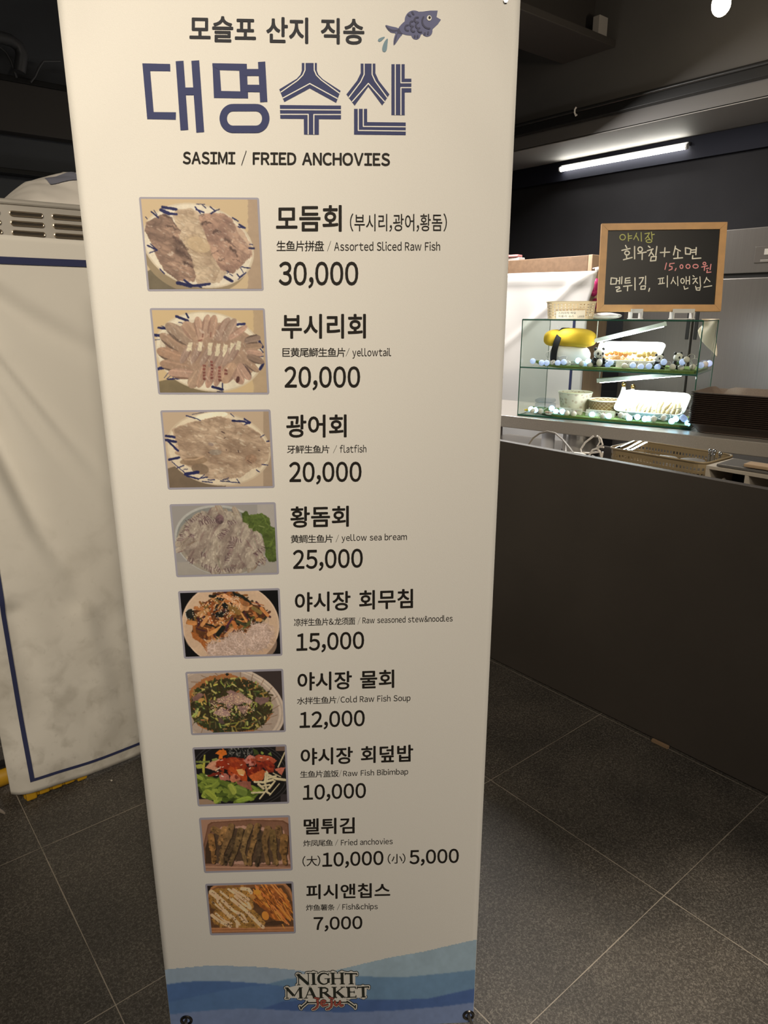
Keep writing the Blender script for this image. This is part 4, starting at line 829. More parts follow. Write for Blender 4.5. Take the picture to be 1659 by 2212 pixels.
for (ox, oy, s), q, wh, fn, what in PH:
    z = [((x - ox) * s, (y - oy) * s) for x, y in q]
    # rounded grey border, then the picture inside it
    cen = np.mean(np.array(z), 0); b = MB(); pts = []
    for i in range(4):
        p0, p1, p2 = (np.array(z[(i + k) % 4]) for k in (3, 0, 1))
        a = p1 + (p0 - p1) / np.hypot(*(p0 - p1)) * 5 * s; c = p1 + (p2 - p1) / np.hypot(*(p2 - p1)) * 5 * s
        for t in np.linspace(0, 1, 6): pts.append(tuple(a * (1 - t) ** 2 + 2 * p1 * t * (1 - t) + c * t * t))
    mz = zmap(ox, oy, s, 0.0004); n = len(pts)
    b.add([mz(*p) for p in pts], [tuple(range(n))])
    obj('photo_border', b, GREY, banner)
    inner = []
    for i in range(4):
        p = np.array(z[i]); e1 = np.array(z[(i + 1) % 4]) - p; e0 = np.array(z[i - 1]) - p
        inner.append(tuple(p + e1 / np.hypot(*e1) * 4.3 * s + e0 / np.hypot(*e0) * 4.3 * s))
    print_mesh('food_photo', fn(), lambda x, y, ox=ox, oy=oy, s=s: (ox + x / s, oy + y / s), wh, inner, 230, 170, 0.0007, label='printed photo of ' + what)

# ---- blue waves along the foot of the banner
def waves():
    P = Paint(1659, 520, (130, 122, 112))
    P.poly([(0, 168), (200, 150), (330, 149), (470, 154), (600, 163), (760, 182), (900, 200), (900, 520), (0, 520)], (116, 128, 138), .04)
    P.poly([(1659, 2), (1590, 12), (1480, 36), (1300, 78), (1130, 108), (1000, 138), (860, 172), (740, 205), (740, 520), (1659, 520)], (119, 134, 139), .04)
    P.poly([(1659, 160), (1580, 169), (1400, 190), (1200, 209), (1000, 205), (800, 198), (620, 218), (530, 240), (400, 300), (400, 520), (1659, 520)], (78, 106, 130), .05)
    P.poly([(0, 248), (110, 232), (230, 226), (370, 231), (500, 240), (700, 268), (900, 310), (900, 520), (0, 520)], (54, 82, 126), .05)
    P.poly([(0, 340), (100, 320), (300, 275), (450, 252), (560, 246), (760, 290), (760, 520), (0, 520)], (61, 90, 130), .05)
    P.poly([(1659, 245), (1580, 259), (1480, 281), (1330, 314), (1150, 322), (1000, 318), (800, 316), (600, 330), (500, 365), (500, 520), (1659, 520)], (50, 74, 122), .06)
    P.poly([(0, 398), (150, 382), (300, 368), (430, 364), (560, 370), (750, 380), (900, 383), (1150, 375), (1400, 354), (1659, 320), (1659, 520), (0, 520)], (90, 102, 134), .05)
    P.grade(.72, .80); P.soft(); return P
WZ = (350, 2020, 2.304)
cw = []
for u, z in ((0.0, None), (BAN_W, None)):
    for top in (True, False):
        py = 2020 if top else 2220
        cw.append((u, on_plane(705, py, P0, bn).z))
zt, zb = on_plane(705, 2018, P0, bn).z, BAN_Z0 + 0.0005
def wz(u, z):
    px, py = project(bp(u, z)); return (px - WZ[0]) * WZ[2], (py - WZ[1]) * WZ[2]
quad = [wz(0.0005, zt), wz(BAN_W - .0005, zt), wz(BAN_W - .0005, zb), wz(0.0005, zb)]
print_mesh('wave_print', waves(), lambda x, y: (WZ[0] + x / WZ[2], WZ[1] + y / WZ[2]), (133, 125, 115), quad, 520, 240, 0.0004, only_full=True, label='blue watercolour waves')

# ---- night market emblem
lg = zmap(590, 2080, 7.213, 0.0)
def lgm(d): return zmap(590, 2080, 7.213, d)
L = []
def a_(p, w, w1=None): L.append((p, w, w1))
for st in ([(395, 170), (398, 335)], [(549, 155), (552, 330)]): a_(st, 15)
a_([(385, 178), (548, 325)], 46)
for se in ([(365, 178), (420, 172)], [(372, 337), (420, 333)], [(522, 156), (578, 152)], [(592, 157), (668, 152)], [(597, 332), (675, 328)], [(895, 152), (970, 150)], [(900, 326), (975, 324)], [(1035, 150), (1108, 148)], [(1042, 324), (1115, 322)], [(1180, 323), (1255, 320)]): a_(se, 12)
a_([(628, 157), (634, 330)], 46); a_(arc(795, 240, 85, 85, -50, -90, 4), 18); a_(arc(795, 240, 88, 85, -90, -180, 8), 20, 44); a_(arc(795, 240, 88, 85, 180, 90, 8), 44, 20); a_(arc(795, 240, 80, 85, 90, 30, 5), 18)
a_([(862, 238), (862, 305)], 40); a_([(805, 240), (890, 236)], 12); a_([(866, 150), (862, 190)], 12)
a_([(930, 152), (936, 325)], 46); a_([(1073, 150), (1078, 322)], 46); a_([(930, 238), (1075, 236)], 14)
a_([(1215, 158), (1218, 322)], 46); a_([(1122, 160), (1300, 162)], 20); a_([(1126, 150), (1122, 180)], 12); a_([(1298, 152), (1302, 182)], 12)
a_([(214, 385), (216, 545)], 15); a_([(215, 388), (322, 505)], 42); a_([(330, 512), (412, 382)], 15); a_([(425, 380), (430, 540)], 44)
for se in ([(190, 385), (235, 380)], [(195, 547), (245, 542)], [(392, 545), (460, 540)], [(405, 378), (456, 378)], [(480, 545), (540, 541)], [(622, 541), (690, 540)], [(702, 376), (760, 372)], [(715, 540), (785, 536)], [(915, 373), (990, 371)], [(925, 535), (995, 532)], [(1055, 372), (1115, 370)], [(1060, 530), (1125, 528)], [(1368, 528), (1440, 524)]): a_(se, 12)
a_([(572, 380), (508, 540)], 15); a_([(578, 385), (650, 538)], 46); a_([(535, 492), (620, 490)], 12)
a_([(745, 375), (748, 536)], 44); a_([(745, 382), (810, 380), (848, 400), (850, 430), (820, 455), (750, 460)], 24); a_([(800, 455), (895, 535)], 42)
a_([(955, 372), (960, 532)], 44); a_([(1085, 374), (972, 460)], 15); a_([(990, 440), (1095, 528)], 44)
a_([(1175, 372), (1180, 530)], 44); a_([(1138, 373), (1284, 369)], 15); a_([(1178, 449), (1262, 446)], 13); a_([(1143, 531), (1290, 526)], 15); a_([(1280, 366), (1284, 392)], 12); a_([(1264, 430), (1264, 462)], 12); a_([(1292, 500), (1288, 530)], 12)
a_([(1400, 370), (1406, 525)], 44); a_([(1312, 375), (1488, 366)], 20); a_([(1314, 368), (1312, 396)], 12); a_([(1486, 360), (1490, 388)], 12)
NL = len(L)
a_([(545, 612), (1165, 605)], 18); a_([(540, 605), (430, 700)], 22); a_([(528, 592), (548, 614)], 18); a_([(418, 668), (438, 708)], 18); a_([(1165, 600), (1275, 680)], 22); a_([(1150, 590), (1172, 610)], 18); a_([(1284, 655), (1280, 700)], 18)
J = [([(690, 578), (700, 625), (690, 670), (655, 705), (620, 718)], 34, 18), ([(650, 535), (712, 550)], 24, None), ([(742, 622), (800, 612), (815, 585), (785, 570), (750, 590), (745, 630), (775, 660), (850, 640)], 24, None), ([(908, 575), (915, 625), (905, 675), (870, 705), (835, 714)], 34, 18), ([(878, 532), (936, 547)], 24, None), ([(962, 590), (960, 635), (985, 655), (1025, 620)], 26, None), ([(1042, 590), (1040, 635), (1060, 658), (1085, 650)], 30, None)]
body = [(390, 170), (1280, 160), (1280, 340), (1460, 375), (1450, 535), (1150, 540), (1110, 640), (700, 650), (530, 600), (480, 545), (215, 540), (215, 385), (390, 340)]
bk = MB()
for grow, d, mi in ((52, .0006, 0), (32, .0008, 1)):
    for p, ww, w1 in L: stroke2(p, ww + grow, lgm(d), bk, mi, w1=None if w1 is None else w1 + grow)
    for p, ww, w1 in J: stroke2(p, ww + grow, lgm(d), bk, mi, w1=None if w1 is None else w1 + grow)
    poly2(body, lgm(d), bk, mi)
BLK = mat('emblem_black', (0.030, 0.034, 0.028), 0.5, spec=0.3)
obj('emblem_backing', bk, [BLK, CREAM], banner)
le = MB()
for p, ww, w1 in L: stroke2(p, ww, lgm(.0010), le, 0, cap='butt' if ww > 30 else 'round', w1=w1)
obj('emblem_lettering', le, BLK, banner)
je = MB()
for p, ww, w1 in J: stroke2(p, ww + 12, lgm(.0012), je, 0, w1=None if w1 is None else w1 + 12)
for p, ww, w1 in J: stroke2(p, ww, lgm(.0014), je, 1, w1=w1)
obj('emblem_script', je, [BLK, mat('emblem_red', alb((104, 46, 36), (138, 128, 116)), 0.5)], banner)['label'] = 'red script word under the black letters'

# ---- eyelets, and the rod stand that holds the sheet from behind
DM = mat('dark_nickel', (0.16, 0.15, 0.14), 0.3, 1.0); ROD = mat('grey_rod', (0.30, 0.29, 0.28), 0.35, 0.9)
hub = bp(BAN_W / 2, 0.62, -0.16)
for px, py in ((403, 2203), (1012, 2192)):
    u, z = buz(px, py); e = MB()
    c = bp(u, z, 0.001)
    ringp = [c + bdir * (0.0095 * math.cos(a)) + Vector((0, 0, 0.0095 * math.sin(a))) for a in np.linspace(0, 2 * math.pi, 21)]
    e.tube(ringp, 0.003, 8)
    ob = obj('eyelet', e, DM, banner, smooth=True)
    k = MB(); k.tube([c + bn * 0.006 + Vector((0, 0, 0.003)), c + bn * 0.010 + Vector((0, 0, -0.006)) + bdir * 0.004, c + bn * 0.008 + Vector((0, 0, -0.05)) + bdir * 0.018], 0.0032, 8)
    k.tube([c + bn * 0.006 + Vector((0, 0, 0.003)), c - bn * 0.02, hub + (c - hub) * 0.9], 0.0032, 6)
    obj('hook_rod', k, ROD, banner, smooth=True)
for u in (0.02, BAN_W - 0.02):
    k = MB(); c = bp(u, BAN_Z1 - 0.03, 0.002); k.tube([c, c - bn * 0.02, hub], 0.0032, 6); obj('hook_rod', k, ROD, banner, smooth=True)
k = MB()
k.box(hub, (0.05, 0.05, 0.09), 0.4, 0, 0.008); obj('stand_hub', k, mat('black_plastic', (0.015, 0.015, 0.015), 0.4), banner)
for q in (hub - bn * 0.34, bp(0.06, 0, -0.10), bp(BAN_W - 0.06, 0, -0.10)):
    k = MB(); k.tube([hub, Vector((q.x, q.y, 0.006))], 0.006, 8); obj('stand_leg', k, ROD, banner, smooth=True)
# ================================================================== THE KITCHEN BAY (right)
PANX = 2.10
STEEL = mat('brushed_steel', (0.46, 0.425, 0.39), 0.30, 0.5, noise=0.08, nscale=6, stretch=(1, 30, 30))
pn = MB(); pn.span((PANX, -2.6, 0.004), (PANX + 0.03, 2.95, 0.957), 0, 0.002)
tag(obj('counter_screen', pn, mat('black_brown_board', (0.075, 0.064, 0.056), 0.45, noise=0.10, nscale=2.5, bump=0.05, bscale=300)), 'wide plain black board screening the kitchen counter', 'screen')
ch = MB(); q = on_z(1428, 1606, 0.004); ch.box((q.x - .006, q.y, 0.006), (0.012, 0.060, 0.009), 0.03)
tag(obj('wooden_shim', ch, mat('raw_wood_chip', (0.30, 0.20, 0.12), 0.7)), 'small pale wood chip wedged under the black board', 'wood chip')

# steel table behind the screen
t0 = on_z(1100, 898.0, 0.9); t1 = on_z(1659, 957, 0.9); td = (t1 - t0).normalized(); tb = Vector((-td.y, td.x, 0)); tb = tb if tb.x > 0 else -tb
def tp(a, b, z): return Vector((t0.x, t0.y, 0)) + td * a + tb * b + Vector((0, 0, z))
tang = math.atan2(td.y, td.x)
tbl = thing('steel_work_table', tuple(tp(.6, .3, 0)), 'stainless steel work table carrying the glass case', 'table')
k = MB(); k.box(tp(.70, .30, .868), (2.3, .62, .064), tang, 0, .004); obj('table_top', k, STEEL, tbl)
k = MB(); k.box(tp(.70, .30, .675), (2.1, .60, .02), tang, 0, .004); obj('under_shelf', k, STEEL, tbl)
for a, b in ((-.38, .05), (-.38, .55), (1.78, .05), (1.78, .55)):
    k = MB(); k.tube([tp(a, b, 0), tp(a, b, .84)], .019, 12); obj('leg', k, STEEL, tbl, smooth=True)

# low counter directly behind the screen
CZ = 0.74
cn = thing('prep_counter', (2.45, 1.6, 0), 'low steel prep counter hidden behind the black board', 'counter')
k = MB(); k.span((2.16, 0.2, CZ - .035), (2.86, 2.12, CZ), 0, .003); obj('counter_top', k, STEEL, cn)
for y in (.3, 2.05):
    k = MB(); k.span((2.2, y - .02, 0), (2.82, y + .02, CZ - .035)); obj('side_panel', k, STEEL, cn)

# fridge
GR = mat('grey_fridge_steel', (0.155, 0.145, 0.135), 0.36, 0.55, noise=0.05, nscale=4, stretch=(1, 40, 1))
GRD = mat('dark_gap', (0.006, 0.006, 0.006), 0.8)
FX = 4.25; fy0, fy1 = 1.30, 2.70
fr = thing('fridge', (4.6, 2.0, 0), 'tall grey upright fridge behind the chalkboard', 'fridge')
k = MB(); k.span((FX + .03, fy0, .08), (4.94, fy1, 1.90)); obj('cabinet_body', k, GR, fr)
k = MB(); k.span((FX, fy0, 1.66), (FX + .03, fy1, 1.90), 0, .004); hood = obj('top_panel', k, GR, fr)
gapy = on_x(1492, 730, FX).y
for y0, y1 in ((gapy + .006, fy1), (fy0, gapy - .006)):
    for z0, z1 in ((.10, .86), (.875, 1.635)):
        k = MB(); k.span((FX, y0, z0), (FX + .028, y1, z1), 0, .006); dd = obj('door', k, GR, fr)
        k = MB(); yy = y0 + .02 if y0 == gapy + .006 else y1 - .02; k.span((FX - .002, yy - .012, z1 - .35), (FX + .004, yy + .012, z1 - .05), 0, .003); obj('door_handle', k, GRD, dd)
k = MB(); k.span((FX + .012, fy0 + .01, 1.63), (FX + .03, fy1 - .01, 1.665)); obj('door_gap', k, GRD, fr)
d0, d1 = on_x(1633, 533, FX), on_x(1633, 568, FX)
k = MB(); k.span((FX - .004, d0.y - .17, d1.z), (FX, d0.y, d0.z), 0, .003); dp = obj('control_display', k, mat('fridge_display_frame', (0.10, 0.092, 0.085), 0.3), hood)
p0 = on_x(1653, 537, FX); k = MB(); k.span((FX - .0055, p0.y - .024, d0.z - .045), (FX - .004, p0.y, d0.z - .014)); k.span((FX - .0055, p0.y - .06, d1.z + .012), (FX - .004, p0.y + .016, d1.z + .015)); k.span((FX - .0055, p0.y - .06, d1.z + .006), (FX - .004, p0.y + .016, d1.z + .008)); obj('display_icon', k, mat('display_icon_grey', (.45, .43, .40), .4), hood)
for y in (fy0 + .08, fy1 - .08):
    for x in (4.34, 4.86):
        k = MB(); k.tube([(x, y, 0), (x, y, .10)], .022, 10); obj('foot', k, GRD, fr)

# wooden rack with the second stall cloth
WD = mat('brown_rack_wood', (0.20, 0.125, 0.075), 0.6, noise=0.15, nscale=3, stretch=(1, 12, 12)); WL = mat('pale_rack_wood', (0.52, 0.36, 0.24), 0.6, noise=0.08, nscale=4, stretch=(12, 12, 1))
rk = thing('wooden_rack', (4.12, 3.5, 0), 'brown wooden stall rack with white cloth hung on it', 'rack')
k = MB(); k.span((4.0, 2.832, 1.688), (4.03, 4.5, 1.795), 0, .003); obj('front_rail', k, WD, rk)
k = MB(); k.span((4.0, 2.80, 0), (4.22, 2.83, 1.797), 0, .002); obj('side_panel', k, WL, rk)['label'] = 'pale end panel'
k = MB(); k.span((4.0, 4.5, 0), (4.22, 4.53, 1.797)); obj('side_panel', k, WL, rk)
k = MB(); k.span((4.03, 2.832, 1.74), (4.22, 4.5, 1.76)); obj('shelf_board', k, WD, rk)
CLW = mat('white_stall_cloth', (0.68, 0.665, 0.65), 0.8, bump=0.05, bscale=150); CLN = mat('navy_cloth_stripe', (0.025, 0.032, 0.10), 0.8)
cy0, cy1 = 2.768, 4.35
def cpt(u, v, d=0):                 # u along the cloth from its tied corner, v downwards
    y = cy0 + (cy1 - cy0) * u; z = 1.693 - 1.25 * v
    if u < .12: y += (.12 - u) / .12 * (-.058 * max(0, 1 - v * 7)) + max(0, .0) ; 
    f = .010 * math.sin(9 * u * math.pi + 1.5 * math.sin(3 * v)) * min(1, v * 3) + .016 * math.exp(-((u * 1.6 - v * 1.7 - .02) / .035) ** 2) * (1 - u)
    hem = .012 if v < .055 else .012 * math.exp(-((v - .055) / .012))
    return Vector((3.955 - hem - f - d, y, z + .012 * math.sin(u * 3.1) * (1 - v)))
clo = thing('stall_cloth', (3.95, 3.5, 0.44), 'white cloth tied to the wooden rack behind the glass case', 'cloth')
k = MB().grid(lambda u, v: cpt(u, v), 70, 60); obj('cloth_sheet', k, CLW, clo, smooth=True, solid=.002)
for u0, u1, v0, v1 in ((.055, .069, .22, .90), (.055, 1, .90, .915)):
    k = MB().grid(lambda a, b: cpt(u0 + (u1 - u0) * a, v0 + (v1 - v0) * b, .003), 40 if u1 > .5 else 2, 2 if u1 > .5 else 50); obj('border_stripe', k, CLN, clo, smooth=True)
k = MB(); kq = Vector((3.95, 2.72, 1.70)); k.ball(kq, (.014, .02, .012), 10, lump=.1); k.tube([kq, kq + Vector((.02, -.02, .018)), kq + Vector((.05, .07, .012))], .004, 6); k.tube([kq, kq + Vector((-.01, -.028, -.008))], [.006, .002], 6); obj('tie_knot', k, CLW, clo, smooth=True)
k = MB(); pq = on_x(1098, 556, 4.05); k.box((4.12, pq.y + .02, 1.81), (.08, .16, .022), .1, 0, .004); k.box((4.10, pq.y + .02, 1.832), (.07, .15, .016), .2, 1, .004)
tag(obj('packet', k, [mat('clear_packet', (.62, .58, .56), .3), mat('pink_packet', (.62, .26, .26), .5)]), 'small pink packet lying on top of the wooden rack', 'packet')
k = MB()
for px, py, rx, rz in ((1284, 622, .026, .040), (1288, 612, .022, .03), (1283, 632, .022, .025), (1286, 652, .014, .022), (1284, 662, .018, .018)):
    c = on_y(px, py, 2.775); k.ball((c.x, 2.775, c.z), (rx, .022, rz), 12, lump=.06, seed=px)
tag(obj('rubber_glove', k, mat('magenta_rubber', (0.45, 0.02, 0.14), 0.45), smooth=True), 'magenta rubber glove hanging on the pale rack panel beside the chalkboard', 'glove')

# LED tube under the soffit
ta, tb_ = on_x(1211, 365, 4.93), on_x(1488, 310, 4.93); tz = (ta.z + tb_.z) / 2
tu = thing('led_tube_light', (4.94, (ta.y + tb_.y) / 2, tz), 'lit white LED tube light along the dark wall', 'light')
k = MB(); k.span((4.925, tb_.y, tz - .006), (4.955, ta.y, tz + .018), 0, .003); obj('housing', k, mat('light_housing', (.25, .25, .25), .5), tu)
k = MB(); n = 14
k.tube([(4.92, tb_.y + .012, tz - .012), (4.92, ta.y - .012, tz - .012)], .0165, 14); obj('diffuser_tube', k, mat('led_tube_glow', (.9, .9, .9), .4, emit=(1.0, .97, .88), es=26), tu, smooth=True)
for y in (tb_.y + .006, ta.y - .006):
    k = MB(); k.tube([(4.92, y - .006, tz - .012), (4.92, y + .006, tz - .012)], .019, 14); obj('end_cap', k, mat('white_cap', (.8, .8, .78), .4), tu, smooth=True)

# conduit along the soffit rail, its clip, and the globe bulb
k = MB(); k.tube([(4.37, -4.3, 2.757), (4.37, 4.6, 2.757)], .013, 10)
tag(obj('conduit_pipe', k, mat('black_gloss_pipe', (.02, .02, .02), .25), smooth=True), 'thin glossy black conduit running along the soffit rail', 'pipe')
cq = on_x(1246, 243, 4.36); k = MB(); k.tube([(4.35, cq.y, cq.z + .03), (4.352, cq.y + .012, cq.z + .02), (4.352, cq.y + .012, cq.z), (4.352, cq.y, cq.z - .02), (4.352, cq.y - .008, cq.z - .015)], .006, 8)
tag(obj('cable_hook', k, mat('white_plastic', (.75, .73, .70), .4), smooth=True), 'small white hook on the black soffit rail', 'hook')
bq = on_x(1558, 9, 3.6)
bl = thing('globe_bulb', tuple(bq), 'glowing warm globe bulb hanging in the top right corner', 'light')
k = MB(); k.ball(bq, (.042, .042, .050), 20); obj('glass_globe', k, mat('bulb_glow', (1, .9, .75), .4, emit=(1.0, .86, .62), es=40), bl, smooth=True)
k = MB(); k.tube([bq + Vector((0, 0, .05)), bq + Vector((0, 0, .115))], .019, 14); obj('bulb_socket', k, GRD, bl, smooth=True)
k = MB(); k.tube([bq + Vector((0, 0, .11)), Vector((bq.x, bq.y, 3.6))], .004, 8); obj('cord', k, GRD, bl)
lamp('bulb_light', 'POINT', tuple(bq - Vector((0, 0, .09))), 11, (1.0, .82, .60), shadow_soft_size=.05)
# small metal plate standing on the beam and its bracket
mq = on_y(1296, 60, 3.10); k = MB(); k.box((mq.x, 3.10, 3.1255 + .06), (.09, .05, .12), 0.0, 0, .003)
tag(obj('junction_box', k, mat('pale_metal_box', (.35, .33, .31), .5)), 'small pale box standing on the dark ceiling beam', 'box')

# ------------------------------------------------------------------ glass display case
FLc = tp(.052, .012, .9) if False else on_z(1118, 897.5, .9); FLc.z = 0
ca, cb = vdir(124), vdir(34); CANG = math.atan2(ca.y, ca.x); CW, CD, ZB, ZT, ZS = .893, .40, .9, 1.411, 1.163
def cp(a, b, z): return FLc + ca * a + cb * b + Vector((0, 0, z))
def cpx(px, b, py=800): p = on_plane(px, py, cp(0, b, 1.1), cb); return (p - FLc).dot(ca), p.z
GL = glass('clear_glass', (.94, .97, .95)); GE = mat('green_glass_edge', (0.02, 0.085, 0.058), 0.15, spec=.6)
cs = thing('glass_display_case', tuple(cp(CW / 2, CD / 2, ZB)), 'two level glass display case of fried food samples on the steel table', 'display case')
def pane(name, a0, a1, b0, b1, z0, z1):
    k = MB(); k.box(cp((a0 + a1) / 2, (b0 + b1) / 2, (z0 + z1) / 2), (abs(a1 - a0), abs(b1 - b0), abs(z1 - z0)), CANG); return obj(name, k, GL, cs)
G = .005
pane('front_pane', 0, CW, 0, G, ZB + G, ZT - G); pane('side_pane', 0, G, G, CD, ZB + G, ZT - G); pane('side_pane', CW - G, CW, G, CD, ZB + G, ZT - G)
pane('top_pane', 0, CW, 0, CD, ZT - G, ZT); pane('base_pane', 0, CW, 0, CD, ZB, ZB + G); pane('glass_shelf', G, CW - G, G, CD - .02, ZS - G, ZS)
def edge(p, q, r=.0032):
    k = MB(); k.tube([p, q], r, 4); return obj('glass_edge', k, GE, cs)
for a in (0, CW):
    edge(cp(a, 0, ZB), cp(a, 0, ZT)); edge(cp(a, CD, ZB), cp(a, CD, ZT), .002); edge(cp(a, 0, ZB + .002), cp(a, CD, ZB + .002)); edge(cp(a, 0, ZT - .002), cp(a, CD, ZT - .002), .0025)
for z, r in ((ZB + .004, .005), (ZT - .002, .0038), (ZS - .002, .0036)): edge(cp(0, 0.002, z), cp(CW, 0.002, z), r)
edge(cp(CW - .004, 0, ZS - .002), cp(CW - .004, CD - .02, ZS - .002), .003)
LEDW = mat('led_strip_white', (.85, .87, .86), .4, emit=(.88, .95, 1.0), es=110); BARM = mat('aluminium_bar', (.62, .66, .62), .4)
for (x0, y0, bA), (x1, y1, bB), where in (((1284, 736, .16), (1440, 699, .24), 'top pane'), ((1289, 822, .10), (1478, 806, .24), 'middle shelf')):
    a0, z0 = cpx(x0, bA, y0); a1, z1 = cpx(x1, bB, y1); p, q2 = cp(a0, bA, z0), cp(a1, bB, z1); dd = q2 - p
    r = thing('led_bar', tuple((p + q2) / 2), 'white LED bar slanting under the ' + where + ' of the glass case', 'light', None)
    Mb = dd.to_track_quat('X', 'Z').to_matrix(); dn = Mb @ Vector((0, 0, -1))
    k = MB(); k.box((p + q2) / 2, (dd.length, .034, .020), rot=Mb); obj('bar_profile', k, BARM, r)
    k = MB(); k.box((p + q2) / 2 + dn * .0112, (dd.length - .03, .024, .003), rot=Mb); obj('light_strip', k, LEDW, r)
    top = ZT - G if where == 'top pane' else ZS - G
    for e in (p + dd * .03, p + dd * .97):
        k = MB(); k.tube([e, Vector((e.x, e.y, top - .0005))], .0025, 8); obj('mounting_clip', k, BARM, r)

# leaf-shaped turf mats
TURF = mat('artificial_turf', (0.13, 0.20, 0.045), 0.9, noise=0.45, nscale=260, bump=1.0, bscale=420)
for z, lab in ((ZS, 'leaf shaped green turf mat on the upper shelf of the glass case'), (ZB + G, 'leaf shaped green turf mat on the bottom of the glass case')):
    def mfn(u, v, z=z):
        a = .012 + (CW - .028) * u; wd = 1 if u > .22 else (1 - ((.22 - u) / .22) ** 2) ** .5 * .75 + .25 * (u / .22)
        c0 = .02 + .16 * (1 - min(1, u / .22)); b = c0 + (CD - .06 - c0) * wd * v if u < .22 else .014 + (CD - .055) * v
        return cp(a, b, z + .0075 + .014 * max(0, 1 - u / .10) ** 2)
    k = MB().grid(mfn, 60, 16); o = obj('turf_mat', k, TURF, solid=.012); tag(o, lab, 'mat', 'turf mats in the glass case')

# plush sushi
PLW = mat('white_plush', (.80, .79, .77), .9, bump=.3, bscale=500); PLY = mat('yellow_plush', (.72, .47, .03), .9, bump=.3, bscale=500); PLB = mat('black_plush', (.012, .012, .014), .9)
RC = Matrix.Rotation(CANG, 3, 'Z')
a0, _ = cpx(1226, .15)
ps = thing('plush_sushi', tuple(cp(a0, .15, ZS + .004)), 'plush egg sushi toy with yellow top and black band', 'plush toy')
k = MB(); k.ball(cp(a0 + .005, .15, ZS + .062), (.112, .070, .072), 28, rot=RC); obj('rice_body', k, PLW, ps, smooth=True)
eg = MB()
def eggf(u, v):
    th = math.pi * v; ph = 2 * math.pi * u; d = Vector((math.sin(th) * math.cos(ph), math.sin(th) * math.sin(ph), math.cos(th)))
    sx = abs(d.x) ** .55 * (1 if d.x > 0 else -1); sy = abs(d.y) ** .7 * (1 if d.y > 0 else -1); sz = abs(d.z) ** .75 * (1 if d.z > 0 else -1)
    pinch = 1 - .20 * math.exp(-((sx * .13 + .052) / .022) ** 2)
    droop = -.022 * (sx * sx)
    return cp(a0, .15, ZS + .150) + RC @ Vector((sx * .136, sy * .084 * pinch, sz * .049 * pinch + droop * .35 + .004))
eg.grid(eggf, 48, 24); obj('egg_topping', eg, PLY, ps, smooth=True)
def bandf(u, v):
    ph = R(-70 + 320 * u) ; zc = ZS + .102
    return cp(a0 - .046 + .034 * (v - .5) + .020 * math.cos(ph), .15, zc) + RC @ Vector((0, -.088 * math.sin(ph), .0)) + Vector((0, 0, .101 * math.cos(ph)))
bd = MB().grid(lambda u, v: bandf(u, v), 40, 3); obj('seaweed_band', bd, PLB, ps, smooth=True, solid=.004)
a1_, _ = cpx(1294, .20); k = MB(); k.ball(cp(a1_, .205, ZS + .075), (.020, .020, .062), 16); k.ball(cp(a1_ - .02, .21, ZS + .03), (.035, .025, .028), 14)
tag(obj('plush_tail', k, PLW, smooth=True), 'white soft plush piece standing between the sushi toy and chicken tub', 'plush')

# pandas
PB = mat('panda_black', (.012, .012, .012), .5); PWh = mat('panda_white', (.74, .70, .64), .5)
def panda(px, b, h, label, turn=0.0, lie=False):
    a, _ = cpx(px, b); base = cp(a, b, ZS + .006); t = thing('panda_figurine', tuple(base), label, 'figurine', 'panda figurines')
    f = (-FW).normalized(); f = Matrix.Rotation(turn, 3, 'Z') @ f; s = Vector((-f.y, f.x, 0)); H = h
    def at(x, y, z): return base + s * (x * H) + f * (y * H) + Vector((0, 0, z * H))
    Mr = Matrix((s, f, Vector((0, 0, 1)))).transposed()
    k = MB(); k.ball(at(0, 0, .28), (.27 * H, .24 * H, .29 * H), 18, rot=Mr); obj('body', k, PB, t, smooth=True)
    k = MB(); k.ball(at(0, .10, .28), (.19 * H, .17 * H, .22 * H), 16, rot=Mr); obj('belly', k, PWh, t, smooth=True)
    k = MB(); k.ball(at(0, .04, .72), (.27 * H, .25 * H, .25 * H), 18, rot=Mr); hd = obj('head', k, PWh, t, smooth=True)
    for x in (-1, 1):
        k = MB(); k.ball(at(.2 * x, 0, .94), .085 * H, 10); obj('ear', k, PB, hd, smooth=True)
        k = MB(); k.ball(at(.115 * x, .255, .73), (.06 * H, .035 * H, .075 * H), 10, rot=Mr); obj('eye_patch', k, PB, hd, smooth=True)
        k = MB(); k.tube([at(.22 * x, .02, .48), at(.32 * x, .12, .34), at(.24 * x, .26, .26)], [.09 * H, .09 * H, .07 * H], 10); obj('arm', k, PB, t, smooth=True)
        k = MB(); k.ball(at(.2 * x, .2, .09), (.1 * H, .16 * H, .09 * H), 10, rot=Mr); obj('leg', k, PB, t, smooth=True)
    k = MB(); k.ball(at(0, .285, .64), (.04 * H, .03 * H, .03 * H), 8, rot=Mr); obj('nose', k, PB, hd, smooth=True)
    return t
panda(1291, .075, .102, 'seated panda figurine in front of the plush sushi toy')
panda(1421, .10, .080, 'smaller panda figurine in front of the chicken tub corner', .15)
panda(1461, .14, .088, 'panda figurine furthest right, chewing a green leaf', .35)
k = MB(); aa, _ = cpx(1468, .10); k.ball(cp(aa, .095, ZS + .045), (.020, .008, .012), 10, rot=RC, lump=.1)
tag(obj('plastic_leaf', k, mat('leaf_green', (.08, .14, .03), .6), smooth=True), 'small green leaf held before the right panda', 'leaf')

